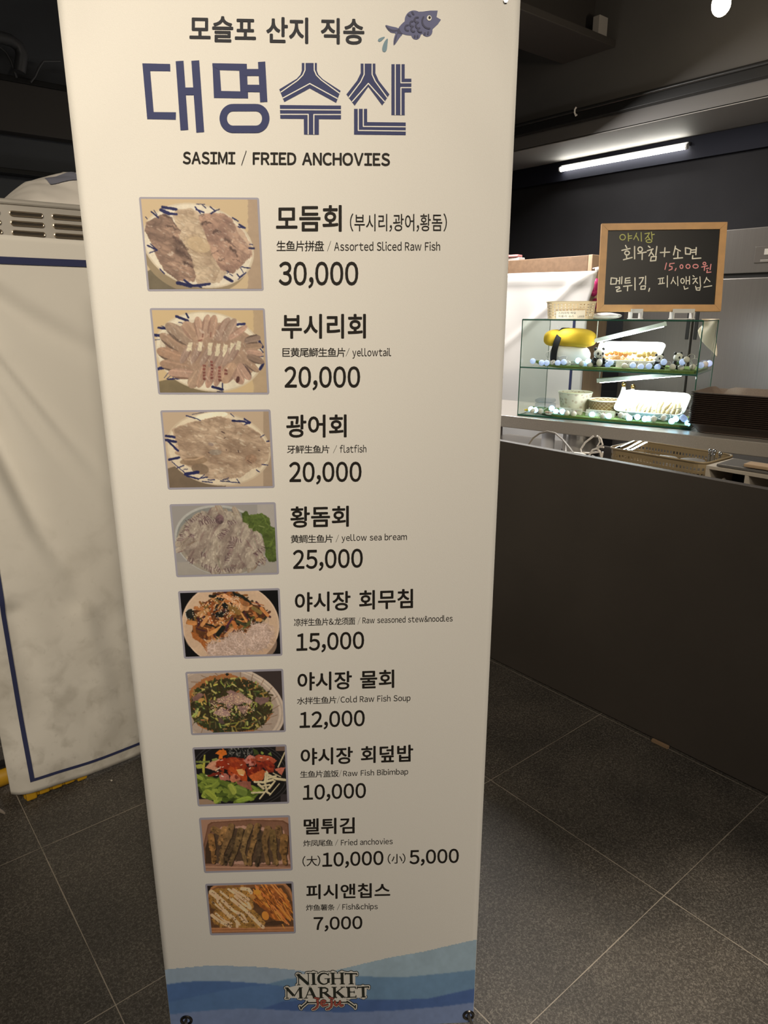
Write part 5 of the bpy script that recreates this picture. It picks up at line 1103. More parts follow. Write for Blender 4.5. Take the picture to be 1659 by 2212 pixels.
# tubs of fried food
TUBW = mat('white_pulp_tub', (.82, .82, .80), .6); CARD = mat('cream_card', (.72, .66, .54), .7); PENK = mat('pen_black', (.03, .025, .03), .6); PENR = mat('pen_red', (.45, .04, .06), .6)
def tub(px0, px1, b, z, dep, hgt, tilt, label):
    a0, _ = cpx(px0, b); a1, _ = cpx(px1, b); c = cp((a0 + a1) / 2, b, z); w = a1 - a0
    M = RC @ Matrix.Rotation(tilt, 3, 'X'); lift = dep / 2 * math.sin(tilt)
    def T(x, y, zz): return c + Vector((0, 0, lift + .002)) + M @ Vector((x, y, zz))
    t = thing('food_tub', tuple(c), label, 'tub', 'white tubs of fried samples')
    k = MB(); rings = []
    def rr_ring(wx, wy, zz, n=8):
        r = min(wx, wy) * .22; o = []
        for cxs, cys, s0 in ((1, 1, 0), (-1, 1, 90), (-1, -1, 180), (1, -1, 270)):
            for i in range(n): a = R(s0 + 90 * i / (n - 1)); o.append(T(cxs * (wx / 2 - r) + r * math.cos(a), cys * (wy / 2 - r) + r * math.sin(a), zz))
        return o
    prof = [(.86, 0), (1.0, hgt), (1.06, hgt), (1.06, hgt - .004), (1.01, hgt - .004), (.975, hgt - .004), (.83, .004)]
    vs = []; fs = []; n = 32
    for f_, zz in prof: vs += rr_ring(w * f_ / 1.06, dep * f_ / 1.06, zz)
    for i in range(len(prof) - 1):
        for j in range(n): fs.append((i * n + j, i * n + (j + 1) % n, (i + 1) * n + (j + 1) % n, (i + 1) * n + j))
    fs += [tuple(range(n)), tuple((len(prof) - 1) * n + j for j in range(n))]
    k.add(vs, fs); obj('tub_shell', k, TUBW, t, smooth=True)
    k = MB(); k.box(c + RC @ Vector((0, dep * .25, lift * .6)), (w * .5, .02, max(.012, lift * 1.1)), CANG); obj('prop_block', k, TUBW, t)
    return T, w, dep
Tu, wu, du = tub(1291, 1430, .20, ZS + .006, .17, .045, R(32), 'white tub of golden chicken pieces on the upper shelf')
CHM = [mat('fried_orange', (.46, .22, .06), .55, noise=.35, nscale=90, bump=.6, bscale=120), mat('fried_gold', (.56, .40, .15), .55, noise=.3, nscale=90, bump=.6, bscale=120)]
for i in range(22):
    x = (-.42 + .84 * (i % 11) / 10) * wu * .86; y = (-.32 if i < 11 else .0) * du + rr.uniform(-.01, .01)
    k = MB(); s = rr.uniform(.011, .017); k.ball(Tu(x, y, .022 + rr.uniform(0, .01)), (s * 1.2, s, s), 12, lump=.22, seed=i)
    tag(obj('fried_chicken_piece', k, CHM[0 if x < .0 else 1], smooth=True), 'orange fried chicken piece in the left half of the upper tub' if x < 0 else 'golden fried chicken piece in the right half of the upper tub', 'fried chicken', 'chicken pieces in the upper tub, orange' if x < 0 else 'chicken pieces in the upper tub, golden')
Tl, wl, dl = tub(1342, 1497, .19, ZB + .010, .19, .050, R(30), 'white tub of pale fried anchovies on the lower level')
AN = mat('fried_anchovy_batter', (.50, .40, .22), .6, noise=.35, nscale=80, bump=.7, bscale=120)
for i in range(14):
    x = (-.44 + .88 * i / 13) * wl * .84; k = MB(); j = rr.uniform(-.01, .01)
    pts = [Tl(x + j * t + .006 * math.sin(5 * t + i), (-.36 + .62 * t) * dl, .018 + .012 * math.sin(3 * t)) for t in (0, .2, .4, .6, .8, 1)]
    k.tube(pts, [.006, .0105, .0095, .0115, .009, .004], 10)
    for q_ in range(6): c = pts[rr.randrange(1, 5)]; k.ball(c + Vector((rr.uniform(-.006, .006), rr.uniform(-.006, .006), rr.uniform(0, .006))), rr.uniform(.004, .007), 8, lump=.2, seed=q_)
    tag(obj('fried_anchovy', k, AN, smooth=True), 'battered fried anchovy lying in the lower white tub', 'fried anchovy', 'fried anchovies in the lower tub')

# folded name cards with pen writing
def card(px0, px1, b, z, h, label, lines):
    a0, _ = cpx(px0, b, 880); a1, _ = cpx(px1, b, 880); t = thing('name_card', tuple(cp((a0 + a1) / 2, b, z)), label, 'card', 'hand written name cards')
    k = MB(); k.box(cp((a0 + a1) / 2, b, z + h / 2), (a1 - a0, .0015, h), CANG, rot=RC @ Matrix.Rotation(R(-12), 3, 'X')); obj('card_front', k, CARD, t)
    k = MB(); k.box(cp((a0 + a1) / 2, b + .018, z + h / 2), (a1 - a0, .0015, h), CANG, rot=RC @ Matrix.Rotation(R(12), 3, 'X')); obj('card_back', k, CARD, t)
    up = RC @ Matrix.Rotation(R(-12), 3, 'X') @ Vector((0, 0, 1)); nn = RC @ Matrix.Rotation(R(-12), 3, 'X') @ Vector((0, -1, 0)); c = cp((a0 + a1) / 2, b, z + h / 2)
    W_ = a1 - a0
    for body, x0, x1, y0, y1, m in lines:
        text('pen_writing', body, (x0, y1, y0, x1, y1, y0), m, d=.0014, parent=t, mapf=lambda x, y, d: c + ca * ((x - .5) * W_) + up * ((y - .5) * h) + nn * d)
    return t
card(1208, 1257, .085, ZB + .009, .042, 'cream name card in front of the spotted paper cup', [('메추리알 튀', .16, .62, .55, .85, PENK), ('※', .70, .78, .55, .8, PENR), ('4,000원', .38, .92, .12, .38, PENK)])
card(1266, 1329, .085, ZB + .009, .042, 'cream name card in front of the checked paper bowl', [('새우튀김', .16, .55, .55, .85, PENK), ('※', .62, .68, .55, .8, PENR), ('6,000원', .5, .9, .12, .38, PENK)])
card(1322, 1388, .085, ZS + .009, .040, 'cream name card in front of the chicken tub', [('닭강정', .3, .7, .5, .82, PENK)])

# paper cup and bowl
def dots_mat():
    m = bpy.data.materials.new('spotted_paper'); m.use_nodes = True; nt = m.node_tree; b = nt.nodes['Principled BSDF']
    tc = nt.nodes.new('ShaderNodeTexCoord'); v = nt.nodes.new('ShaderNodeTexVoronoi'); v.inputs['Scale'].default_value = 45; nt.links.new(tc.outputs['Object'], v.inputs['Vector'])
    r = ramp(nt, v.outputs['Distance'], [(0, (.75, .68, .55)), (.14, (.40, .28, .20)), (.22, (.75, .68, .55)), (.30, (.42, .30, .22)), (.36, (.75, .69, .57))])
    nt.links.new(r.outputs[0], b.inputs['Base Color']); b.inputs['Roughness'].default_value = .6; return m
def check_mat():
    m = bpy.data.materials.new('checked_paper'); m.use_nodes = True; nt = m.node_tree; b = nt.nodes['Principled BSDF']
    tc = nt.nodes.new('ShaderNodeTexCoord'); outs = []
    for ang in (45, -45):
        mp = nt.nodes.new('ShaderNodeMapping'); mp.inputs['Rotation'].default_value = (R(ang), 0, R(20)); nt.links.new(tc.outputs['Object'], mp.inputs[0])
        wv = nt.nodes.new('ShaderNodeTexWave'); wv.inputs['Scale'].default_value = 22; wv.bands_direction = 'Z'; nt.links.new(mp.outputs[0], wv.inputs['Vector']); outs.append(wv.outputs['Color'])
    mx = nt.nodes.new('ShaderNodeMix'); mx.data_type = 'RGBA'; mx.blend_type = 'LIGHTEN'; mx.inputs[0].default_value = 1
    nt.links.new(outs[0], mx.inputs[6]); nt.links.new(outs[1], mx.inputs[7])
    r = ramp(nt, mx.outputs[2], [(.55, (.30, .18, .08)), (.95, (.36, .24, .12)), (.975, (.62, .52, .38))])
    nt.links.new(r.outputs[0], b.inputs['Base Color']); b.inputs['Roughness'].default_value = .6; return m
def cup(name, px0, px1, b, h, m, label):
    a0, _ = cpx(px0, b, 870); a1, _ = cpx(px1, b, 870); r = (a1 - a0) / 2; c = cp((a0 + a1) / 2, b, ZB + .010); t = thing(name, tuple(c), label, 'cup')
    k = MB(); k.lathe([(r * .80, 0), (r, h), (r * .97, h), (r * .78, .004)], c, 28, closed=True); obj('paper_wall', k, m, t, smooth=True)
    k = MB(); k.tube([c + Vector((r * math.cos(x), r * math.sin(x), h)) for x in np.linspace(0, 2 * math.pi, 29)], .0028, 6); obj('rolled_rim', k, mat('pale_rim', (.72, .72, .62), .5), t, smooth=True)
    k = MB(); k.lathe([(.001, h - .012), (r * .95, h - .012)], c, 28, closed=False); obj('food_fill', k, mat('pale_green_fill', (.50, .46, .26), .8), t)
cup('paper_cup', 1207, 1277, .26, .108, dots_mat(), 'spotted paper cup on the lower level of the glass case')
cup('paper_bowl', 1272, 1347, .22, .082, check_mat(), 'checked brown paper bowl beside the spotted paper cup')

# cone ornament with gold head
GOLD = mat('gold_ball', (.8, .55, .2), .2, 1.0)
for px, b, z0, h, lab in ((1346, .335, ZB + .010, .175, 'white cone ornament with a gold ball head, nearer one'), (1366, .385, ZB + .006, .165, 'white cone ornament with a gold ball head, further one')):
    a, _ = cpx(px, b, 850); c = cp(a, b, z0); t = thing('cone_ornament', tuple(c), lab, 'ornament', 'cone ornaments')
    k = MB(); k.lathe([(.034, 0), (.010, h * .82)], c, 20); obj('cone_body', k, TUBW, t, smooth=True)
    k = MB(); k.ball(c + Vector((0, 0, h * .9)), .013, 12); obj('ball_head', k, GOLD, t, smooth=True)
# clear clamshell on the lower level
a, _ = cpx(1176, .14, 880); k = MB(); k.box(cp(a, .15, ZB + .040), (.10, .08, .045), CANG, 0, .01); k.box(cp(a, .15, ZB + .075), (.10, .08, .02), CANG + .1, 0, .008)
tag(obj('clear_box', k, glass('clear_plastic', (.85, .88, .92))), 'crumpled clear plastic box at the left of the lower level', 'box')
# tiny sushi ornaments
SAL = mat('salmon_orange', (.55, .22, .12), .5)
for i, (px, b, m, w_, lab) in enumerate(((1139, .06, PLY, .034, 'tiny egg sushi ornament at the left tip of the lower mat'), (1186, .045, mat('shrimp_pink', (.60, .36, .26), .5), .044, 'tiny shrimp sushi ornament beside the first name card'), (1212, .05, SAL, .034, 'tiny salmon sushi ornament under the first name card'))):
    a, _ = cpx(px, b, 890); c = cp(a, b, ZB + .011); t = thing('sushi_ornament', tuple(c), lab, 'ornament', 'tiny sushi ornaments')
    k = MB(); k.ball(c + Vector((0, 0, .007)), (w_ / 2, .009, .008), 14, rot=RC); obj('rice', k, PLW, t, smooth=True)
    k = MB(); k.ball(c + Vector((0, 0, .014)), (w_ / 2 + .002, .010, .007), 14, rot=RC); obj('topping', k, m, t, smooth=True)
    k = MB(); k.ball(c + Vector((0, 0, .012)), (.0035, .0105, .0105), 12, rot=RC); obj('band', k, PB, t, smooth=True)

# cotton ball string lights
BAL = [mat('cotton_ball_off', (.70, .64, .58), .8), mat('cotton_ball_blue', (.55, .60, .80), .8, emit=(.42, .56, 1.0), es=.55), mat('cotton_ball_lit', (.6, .75, .9), .8, emit=(.30, .68, 1.0), es=3.2)]
WIRE = mat('clear_wire', (.62, .60, .56), .3)
def string(z, items, label, loops):
    c = cp(CW / 2, .06, z); t = thing('fairy_light_string', tuple(c), label, 'string lights', 'string lights in the glass case')
    pts = []; protos = {}
    for px, py, kind, r, b in items:
        a, zz = cpx(px, b, py); zz = max(z + r + .004, zz); p = cp(a, b, zz); pts.append(p)
        k = MB(); k.ball((p.x, p.y, p.z), r, 14); obj('bulb', k, BAL[kind], t, smooth=True)
    w_ = MB()
    for i in range(len(pts) - 1):
        m_ = (pts[i] + pts[i + 1]) / 2 + cb * .03 + Vector((0, 0, .012)); w_.tube([pts[i] + cb * .008, m_, pts[i + 1] + cb * .008], .0013, 5)
    for px, py, rx, rz, b in loops:
        a, zz = cpx(px, b, py); q_ = cp(a, b, max(zz, z + rz + .003)); w_.tube([q_ + ca * (rx * math.cos(x)) + Vector((0, 0, rz * math.sin(x))) + cb * (.02 * math.sin(2 * x)) for x in np.linspace(0, 5.6, 20)], .0014, 5)
    obj('wire', w_, WIRE, t, smooth=True)
up = [(1151, 780, 1), (1170, 785, 1), (1181, 787, 1), (1195, 784, 0), (1205, 784, 1), (1218, 782, 1), (1227, 785, 0), (1249, 779, 2), (1256, 785, 0), (1263, 790, 1), (1271, 781, 2), (1274, 790, 0), (1313, 788, 1), (1319, 783, 1), (1349, 791, 0), (1367, 789, 1), (1384, 793, 1), (1402, 791, 1), (1420, 793, 1), (1434, 782, 1), (1453, 793, 0), (1471, 794, 0), (1474, 782, 1), (1483, 777, 0), (1496, 793, 0), (1514, 789, 1), (1523, 787, 0), (1532, 785, 1)]
string(ZS + .004, [(x, y, kd, .0155, .045 + (.03 if i % 3 == 0 else 0) if x < 1500 else .10 + (x - 1500) * .004) for i, (x, y, kd) in enumerate(up)], 'string of pale cotton ball lights along the upper shelf', [(1192, 770, .030, .030, .07), (1215, 775, .02, .016, .06), (1240, 783, .03, .010, .05), (1493, 775, .014, .022, .09), (1500, 782, .018, .016, .10), (1400, 788, .03, .01, .07)])
lo = [(1147, 884, 2), (1156, 892, 2), (1149, 893, 0), (1168, 890, 0), (1192, 882, 2), (1201, 891, 2), (1224, 897, 0), (1239, 898, 0), (1215, 889, 2), (1279, 897, 2), (1303, 899, 0), (1315, 899, 2), (1341, 897, 0), (1352, 899, 0), (1359, 907, 2), (1377, 901, 2), (1393, 905, 2), (1401, 905, 2), (1412, 905, 0), (1434, 903, 0), (1451, 910, 2), (1460, 905, 2), (1475, 902, 1), (1478, 905, 1), (1486, 914, 2)]
string(ZB + .009, [(x, y, kd, .0155, .035 + (.03 if i % 4 == 1 else 0)) for i, (x, y, kd) in enumerate(lo)], 'string of glowing blue cotton ball lights along the lower level', [(1170, 885, .04, .018, .10), (1365, 890, .03, .02, .06), (1430, 900, .04, .014, .06), (1460, 892, .03, .022, .06), (1400, 893, .025, .02, .07)])
lamp('case_fill', 'POINT', tuple(cp(.5, .10, ZS + .19)), .9, (.86, .93, 1.0), shadow_soft_size=.04)  # points added inside the case to back up the LED bars
lamp('case_fill', 'POINT', tuple(cp(.20, .05, ZS + .21)), .8, (.95, .96, 1.0), shadow_soft_size=.04)  # added fill that brightens the plush toy, no LED bar here
lamp('case_fill', 'POINT', tuple(cp(.62, .10, ZB + .19)), .9, (.86, .93, 1.0), shadow_soft_size=.04)

# rag over the back corner of the case
RAG = mat('beige_rag', (.58, .50, .38), .9, bump=.2, bscale=250)
def ragf(u, v):
    a = CW - .085 + .085 * u; top = ZT + .003; dropl = (.06 + .13 * u ** .7)
    zz = top - dropl * v
    return cp(a + .010 * math.sin(5 * v + u * 3), CD + .010 + .012 * math.sin(6 * u + 3 * v) + .004, zz)
k = MB().grid(ragf, 18, 18); o = obj('cleaning_rag', k, RAG, smooth=True, solid=.003); tag(o, 'beige cleaning rag hanging at the back corner of the glass case', 'rag')

# chalkboard leaning on clear easels on top of the case
bdv = vdir(96); lean = R(9); bnn = (-vdir(6) * math.cos(lean) + Vector((0, 0, math.sin(lean)))).normalized(); bup = bdv.cross(bnn); bup = bup if bup.z > 0 else -bup
aL, _ = cpx(1289, .10, 673); B0 = on_plane(1289, 673, cp(aL, .10, 0), -vdir(6))
def on_b(px, py): return on_plane(px, py, B0, bnn)
bw = (on_b(1556, 671) - B0).dot(bdv); bh = (on_b(1293, 484) - B0).dot(bup)
def bpt(u, v, d=0): return B0 + bdv * u + bup * v + bnn * d
def bpx2(px, py, d): p = on_b(px, py); return p + bnn * d
bo = thing('chalkboard', tuple(bpt(bw / 2, 0)), 'wood framed chalkboard with handwritten Korean menu above the glass case', 'chalkboard')
FRW = mat('honey_wood_frame', (.50, .27, .09), .5, noise=.12, nscale=5, stretch=(4, 4, 4)); CHB = mat('black_chalkboard', (.008, .008, .009), .4, spec=.15)
fwid = .033
k = MB(); k.prism([(fwid * .8, fwid * .8), (bw - fwid * .8, fwid * .8), (bw - fwid * .8, bh - fwid * .8), (fwid * .8, bh - fwid * .8)], lambda x, y: bpt(x, y, .002), lambda x, y: bpt(x, y, -.006)); obj('board_face', k, CHB, bo)
for poly in ([(0, 0), (bw, 0), (bw - fwid, fwid), (fwid, fwid)], [(0, bh), (bw, bh), (bw - fwid, bh - fwid), (fwid, bh - fwid)], [(0, 0), (fwid, fwid), (fwid, bh - fwid), (0, bh)], [(bw, 0), (bw - fwid, fwid), (bw - fwid, bh - fwid), (bw, bh)]):
    cx_ = sum(p[0] for p in poly) / 4; cy_ = sum(p[1] for p in poly) / 4; poly = [(cx_ + (x - cx_) * .998, cy_ + (y - cy_) * .998) for x, y in poly]
    k = MB(); k.prism(poly, lambda x, y: bpt(x, y, .010), lambda x, y: bpt(x, y, -.010)); obj('frame_rail', k, FRW, bo)
cz = lambda d: (lambda x, y: bpx2(1300 + x / 6.381, 490 + y / 6.381, d))
def E(cx, cy, rx, ry, n=14): return arc(cx, cy, rx, ry, -60, 320, n)
CHW = mat('white_chalk', (.80, .78, .68), .9); CHY = mat('yellow_green_chalk', (.50, .52, .17), .9); CHP = mat('pink_chalk', (.80, .33, .34), .9)
HW = [(CHY, 13, [E(285, 145, 38, 38), [(362, 92), (366, 197)], [(366, 130), (410, 124)], [(366, 162), (411, 157)], [(478, 88), (465, 125), (438, 175)], [(472, 125), (497, 165), (505, 190)], [(540, 80), (544, 200)], [(592, 97), (655, 86), (635, 125), (598, 168)], [(628, 125), (655, 168)], [(682, 74), (692, 172)], [(688, 113), (722, 104)], E(648, 198, 40, 20)]),
      (CHW, 17, [[(325, 258), (342, 290)], [(275, 326), (388, 300)], E(346, 362, 32, 28), [(338, 392), (342, 442)], [(297, 455), (416, 424)], [(450, 272), (450, 442)], E(527, 312, 30, 32), [(495, 368), (610, 350)], [(556, 358), (553, 452)], [(640, 268), (662, 286)], [(625, 332), (705, 306)], [(690, 312), (672, 360), (648, 402)], [(678, 350), (712, 395)], [(757, 272), (742, 392)], [(680, 415), (748, 410), (740, 466), (668, 472), (680, 415)], [(805, 356), (932, 350)], [(868, 290), (860, 412)], [(1012, 268), (1000, 330), (985, 388)], [(1010, 295), (1045, 318), (1080, 334)], [(1046, 345), (1045, 432)], [(990, 438), (1110, 428)], [(1150, 290), (1200, 298), (1226, 312), (1216, 378), (1152, 376), (1150, 290)], [(1238, 322), (1292, 318)], [(1238, 355), (1290, 350)], [(1300, 288), (1294, 385)], [(1252, 398), (1246, 440), (1362, 432)]]),
      (CHP, 14, [[(890, 500), (868, 588)], [(937, 508), (930, 545), (966, 552), (966, 582), (924, 600)], [(938, 510), (996, 503)], [(1022, 574), (1008, 604)], E(1096, 550, 20, 26), E(1186, 547, 28, 28), E(1290, 545, 36, 26), E(1412, 508, 20, 18), [(1374, 556), (1452, 538)], [(1416, 550), (1410, 602)], [(1440, 578), (1470, 570)], [(1502, 518), (1490, 592)], [(1452, 600), (1444, 632), (1502, 624)]]),
      (CHW, 16, [[(128, 705), (205, 714), (194, 788), (120, 792), (128, 705)], [(215, 746), (242, 742)], [(246, 700), (240, 786)], [(276, 690), (270, 786)], [(190, 835), (240, 828), (246, 848), (204, 870), (206, 895), (264, 884)], [(385, 704), (325, 712), (318, 778), (392, 770)], [(322, 746), (386, 740)], [(298, 822), (412, 810)], [(356, 815), (352, 882)], [(455, 704), (456, 872)], [(515, 706), (572, 700), (552, 750), (518, 795)], [(602, 682), (600, 792)], [(540, 820), (600, 814), (592, 860), (536, 862), (540, 820)], [(656, 850), (645, 890)]]),
      (CHW, 13, [[(775, 716), (852, 705)], [(802, 716), (800, 786)], [(834, 712), (834, 780)], [(780, 790), (862, 778)], [(902, 676), (900, 832)], [(985, 698), (972, 745), (952, 784)], [(982, 735), (1018, 788)], [(1042, 686), (1046, 812)], E(1110, 746, 24, 34), [(1160, 690), (1160, 790)], [(1207, 685), (1206, 792)], [(1165, 746), (1202, 742)], [(1130, 820), (1140, 862), (1186, 845)], [(1255, 674), (1272, 690)], [(1250, 722), (1312, 710)], [(1302, 715), (1285, 745), (1255, 784)], [(1290, 748), (1318, 780)], [(1350, 690), (1356, 802)], [(1290, 820), (1302, 872), (1346, 876), (1360, 810)], [(1296, 846), (1352, 840)], [(1442, 698), (1430, 735), (1408, 776)], [(1440, 712), (1488, 756)], [(1404, 832), (1512, 814)]])]
for m, wv, ss in HW:
    k = MB()
    for s_ in ss: stroke2(s_, wv, cz(.0026), k, nrm=bnn)
    obj('chalk_writing', k, m, bo)
CLR = glass('clear_acrylic', (.93, .95, .95))
for px0, px1, lab in ((1362, 1384, 'clear acrylic easel foot under the left part of the chalkboard'), (1452, 1495, 'clear acrylic easel foot under the right part of the chalkboard')):
    p = on_b(px0, 676); p2 = on_b(px1, 676); c = (p + p2) / 2; w_ = (p2 - p).length; an = math.atan2(bdv.y, bdv.x)
    k = MB(); zb = ZT + .001
    for e in (-w_ / 2, w_ / 2):
        k.box((c.x + bdv.x * e, c.y + bdv.y * e, (zb + B0.z) / 2), (.006, .07, B0.z - zb - .004), an)
    k.box((c.x, c.y, zb + .003), (w_ + .01, .085, .004), an)
    k.box((c.x - vdir(6).x * .024, c.y - vdir(6).y * .024, B0.z + .003), (w_ + .01, .004, .02), an)
    tag(obj('acrylic_easel', k, mat('acrylic_block', (.62, .62, .60), .15)), lab, 'easel', 'easel feet under the chalkboard')

# beige basket with note and a white bag on the case top
BGE = mat('beige_plastic', (.66, .55, .36), .5)
def basket(name, c, d, w, dep, h, m, holes, label, cols, rows, taper=.92, parts=True):
    """perforated basket: every wall is a lattice of strips; d = direction of its long side"""
    n = Vector((-d.y, d.x, 0)); t = thing(name, tuple(c), label, 'basket')
    def Q(x, y, z): s = taper + (1 - taper) * z / h; return c + d * (x * s) + n * (y * s) + Vector((0, 0, z))
    k = MB(); k.add([Q(x * w / 2, y * dep / 2, .003) for x, y in ((-1, -1), (1, -1), (1, 1), (-1, 1))], [(0, 1, 2, 3)]); obj('basket_base', k, m, t, solid=.003)
    cnr = dep * .16
    path = []
    for cxs, cys, s0 in ((1, -1, -90), (1, 1, 0), (-1, 1, 90), (-1, -1, 180)):
        for i in range(5): a = R(s0 + 90 * i / 4); path.append((cxs * (w / 2 - cnr) + cnr * math.cos(a), cys * (dep / 2 - cnr) + cnr * math.sin(a)))
    per = []
    P_ = path + [path[0]]
    for i in range(len(P_) - 1):
        L_ = math.hypot(P_[i + 1][0] - P_[i][0], P_[i + 1][1] - P_[i][1]); m_ = max(1, round(L_ / (w / cols)))
        for j in range(m_):
            for q_ in ((0, .55) if m_ > 0 else (0,)): f = (j + q_) / m_; per.append((P_[i][0] + (P_[i + 1][0] - P_[i][0]) * f, P_[i][1] + (P_[i + 1][1] - P_[i][1]) * f))
    zs = []
    for r_ in range(rows): z0 = h * .10 + h * .78 * r_ / rows; zs += [z0, z0 + h * .78 / rows * .5]
    zs = [0] + zs + [h * .88, h]
    N = len(per); vs = [Q(x, y, z) for z in zs for x, y in per]; fs = []
    for zi in range(len(zs) - 1):
        for i in range(N):
            hole = (zi % 2 == 1) is False and 0 < zi < len(zs) - 2 and zi % 2 == 0 and i % 2 == 0
            if hole: continue
            fs.append((zi * N + i, zi * N + (i + 1) % N, (zi + 1) * N + (i + 1) % N, (zi + 1) * N + i))
    k = MB(); k.add(vs, fs); obj('perforated_wall', k, m, t, solid=.0025)
    k = MB(); k.tube([Q(x * 1.01, y * 1.01, h) for x, y in path + [path[0]]], .004, 6); obj('basket_rim', k, m, t, smooth=True)
    return t, Q
bd_ = vdir(99); aB, _ = cpx(1233, .24, 680); bc = cp(aB, .24, ZT + .001)
pL, pR = on_plane(1183, 660, bc, vdir(9)), on_plane(1284, 660, bc, vdir(9)); bwid = (pR - pL).length
bc = (pL + pR) / 2; bc.z = ZT + .001
tB, QB = basket('plastic_basket', bc, bd_, bwid, .17, .088, BGE, 0, 'small beige perforated basket standing on the glass case', 13, 5)
nm = thing('price_note', tuple(bc - vdir(9) * .095), 'cream handwritten price note leaning on the beige basket', 'note')
def npt(x, y, d): p = on_plane(x, y, bc - vdir(9) * .092, vdir(9)); return p - vdir(9) * d
k = MB(); k.prism([(1201, 672), (1264, 670), (1264, 688.3), (1201, 688.3)], lambda x, y: npt(x, y, 0), lambda x, y: npt(x, y, .0015)); obj('paper', k, CARD, nm)
for body, q in (('스리라차 마요', (1206, 674, 679, 1244, 673.5, 678.5)), ('치폴레 소스', (1206, 681, 686, 1240, 680.5, 685.5)), ('1,000원', (1247, 681.5, 686.5, 1262, 681, 686))):
    text('pen_writing', body, q, PENK, d=.0022, parent=nm, mapf=npt)
k = MB(); aa, _ = cpx(1305, .27, 682); k.ball(cp(aa, .28, ZT + .017), (.095, .055, .016), 20, rot=RC, lump=.06, seed=4)
tag(obj('plastic_bag', k, mat('white_plastic_bag', (.72, .73, .72), .35), smooth=True), 'flat white plastic bag lying on the glass case under the chalkboard', 'bag')

# stack of brown serving trays
TRB = mat('dark_brown_tray', (.045, .032, .026), .32, noise=.1, nscale=30); TRT = mat('brown_grained_tray', (.17, .13, .105), .55, noise=.2, nscale=260)
tq = on_z(1513, 946, .905); ta_ = (Vector((tq.x, tq.y, 0)) - tp(0, 0, 0)).dot(td)
ta_ -= .105
TL, TD_, TH = .46, .34, .045; tb0 = .055
top_z = z_at(tp(ta_, tb0, 0).x, tp(ta_, tb0, 0).y, 846)
NT = 17; pitch = (top_z - .904 - TH) / (NT - 1)
def tray_mb():
    def ring(inset, z, lip=0.0, n=7):
        o = []; r = .045
        for cxs, cys, s0 in ((1, 1, 0), (-1, 1, 90), (-1, -1, 180), (1, -1, 270)):
            for i in range(n): a = R(s0 + 90 * i / (n - 1)); o.append((cxs * (TL / 2 - inset - r) + r * math.cos(a), cys * (TD_ / 2 - inset - r) + r * math.sin(a), z))
        return o
    base = MB(); wall = MB()
    b0, b1 = ring(.028, 0), ring(.030, .004)
    n = len(b0); base.add(b0 + b1, [tuple(range(n)), tuple(range(2 * n - 1, n - 1, -1))] + [(i, (i + 1) % n, n + (i + 1) % n, n + i) for i in range(n)])
    # flared wall with a V notch near the rear left corner
    fine = []
    full = ring(0, TH, n=9); lowr = ring(.028, .002, n=9)
    L_ = len(full); up_ = []; lo_ = []
    for i in range(L_):
        for q_ in range(6):
            f = q_ / 6; A, B = full[i], full[(i + 1) % L_]; up_.append([A[j] * (1 - f) + B[j] * f for j in range(3)]); A, B = lowr[i], lowr[(i + 1) % L_]; lo_.append([A[j] * (1 - f) + B[j] * f for j in range(3)])
    return base, up_, lo_
def make_tray(label, cut):
    base, up_, lo_ = tray_mb()
    t = thing('serving_tray', (0, 0, 0), label, 'tray', 'stacked brown serving trays')
    N = len(up_)
    U_ = []; 
    for p in up_:
        z = TH
        if cut: # side walls higher, notches at the rear corners
            z = TH
            d1 = math.hypot(p[0] + TL / 2 - .06, p[1] - TD_ / 2 + .01)
            if d1 < .045: z = TH - .030 * (1 - d1 / .045)
        U_.append((p[0], p[1], z))
    w_ = MB()
    outer = U_; mid = [(x * 1.0, y * 1.0, z) for x, y, z in U_]
    lip = [(p[0] * (1 + .010 / TL * 2), p[1] * (1 + .010 / TD_ * 2), p[2] - .0035) for p in U_]
    inn = [(p[0] - .004 * (p[0] / (TL / 2)), p[1] - .004 * (p[1] / (TD_ / 2)), p[2]) for p in U_]
    loi = [(p[0] * .985, p[1] * .985, .004) for p in lo_]
    rings = [[tuple(p) for p in lo_], [((a[0] * .25 + b[0] * .75), (a[1] * .25 + b[1] * .75), a[2] * .25 + b[2] * .75 - .002) for a, b in zip(lo_, U_)], lip, outer, inn, loi]
    vs = [p for r_ in rings for p in r_]; fs = []; mi = []
    for ri in range(len(rings) - 1):
        for i in range(N): fs.append((ri * N + i, ri * N + (i + 1) % N, (ri + 1) * N + (i + 1) % N, (ri + 1) * N + i))
        mi += [0 if ri < 3 else 1] * N
    k = len(w_.v); w_.v += vs; w_.f += fs; w_.mi += mi
    a_o = obj('tray_rim', w_, [TRB, TRT], t, smooth=True, angle=50); b_o = obj('tray_base', base, TRT, t)
    return t
def tray_place(t, i):
    c = tp(ta_ + TL / 2, tb0 + TD_ / 2, .904 + pitch * i); t.location = c; t.rotation_euler = (0, 0, tang + rr.uniform(-.006, .006))
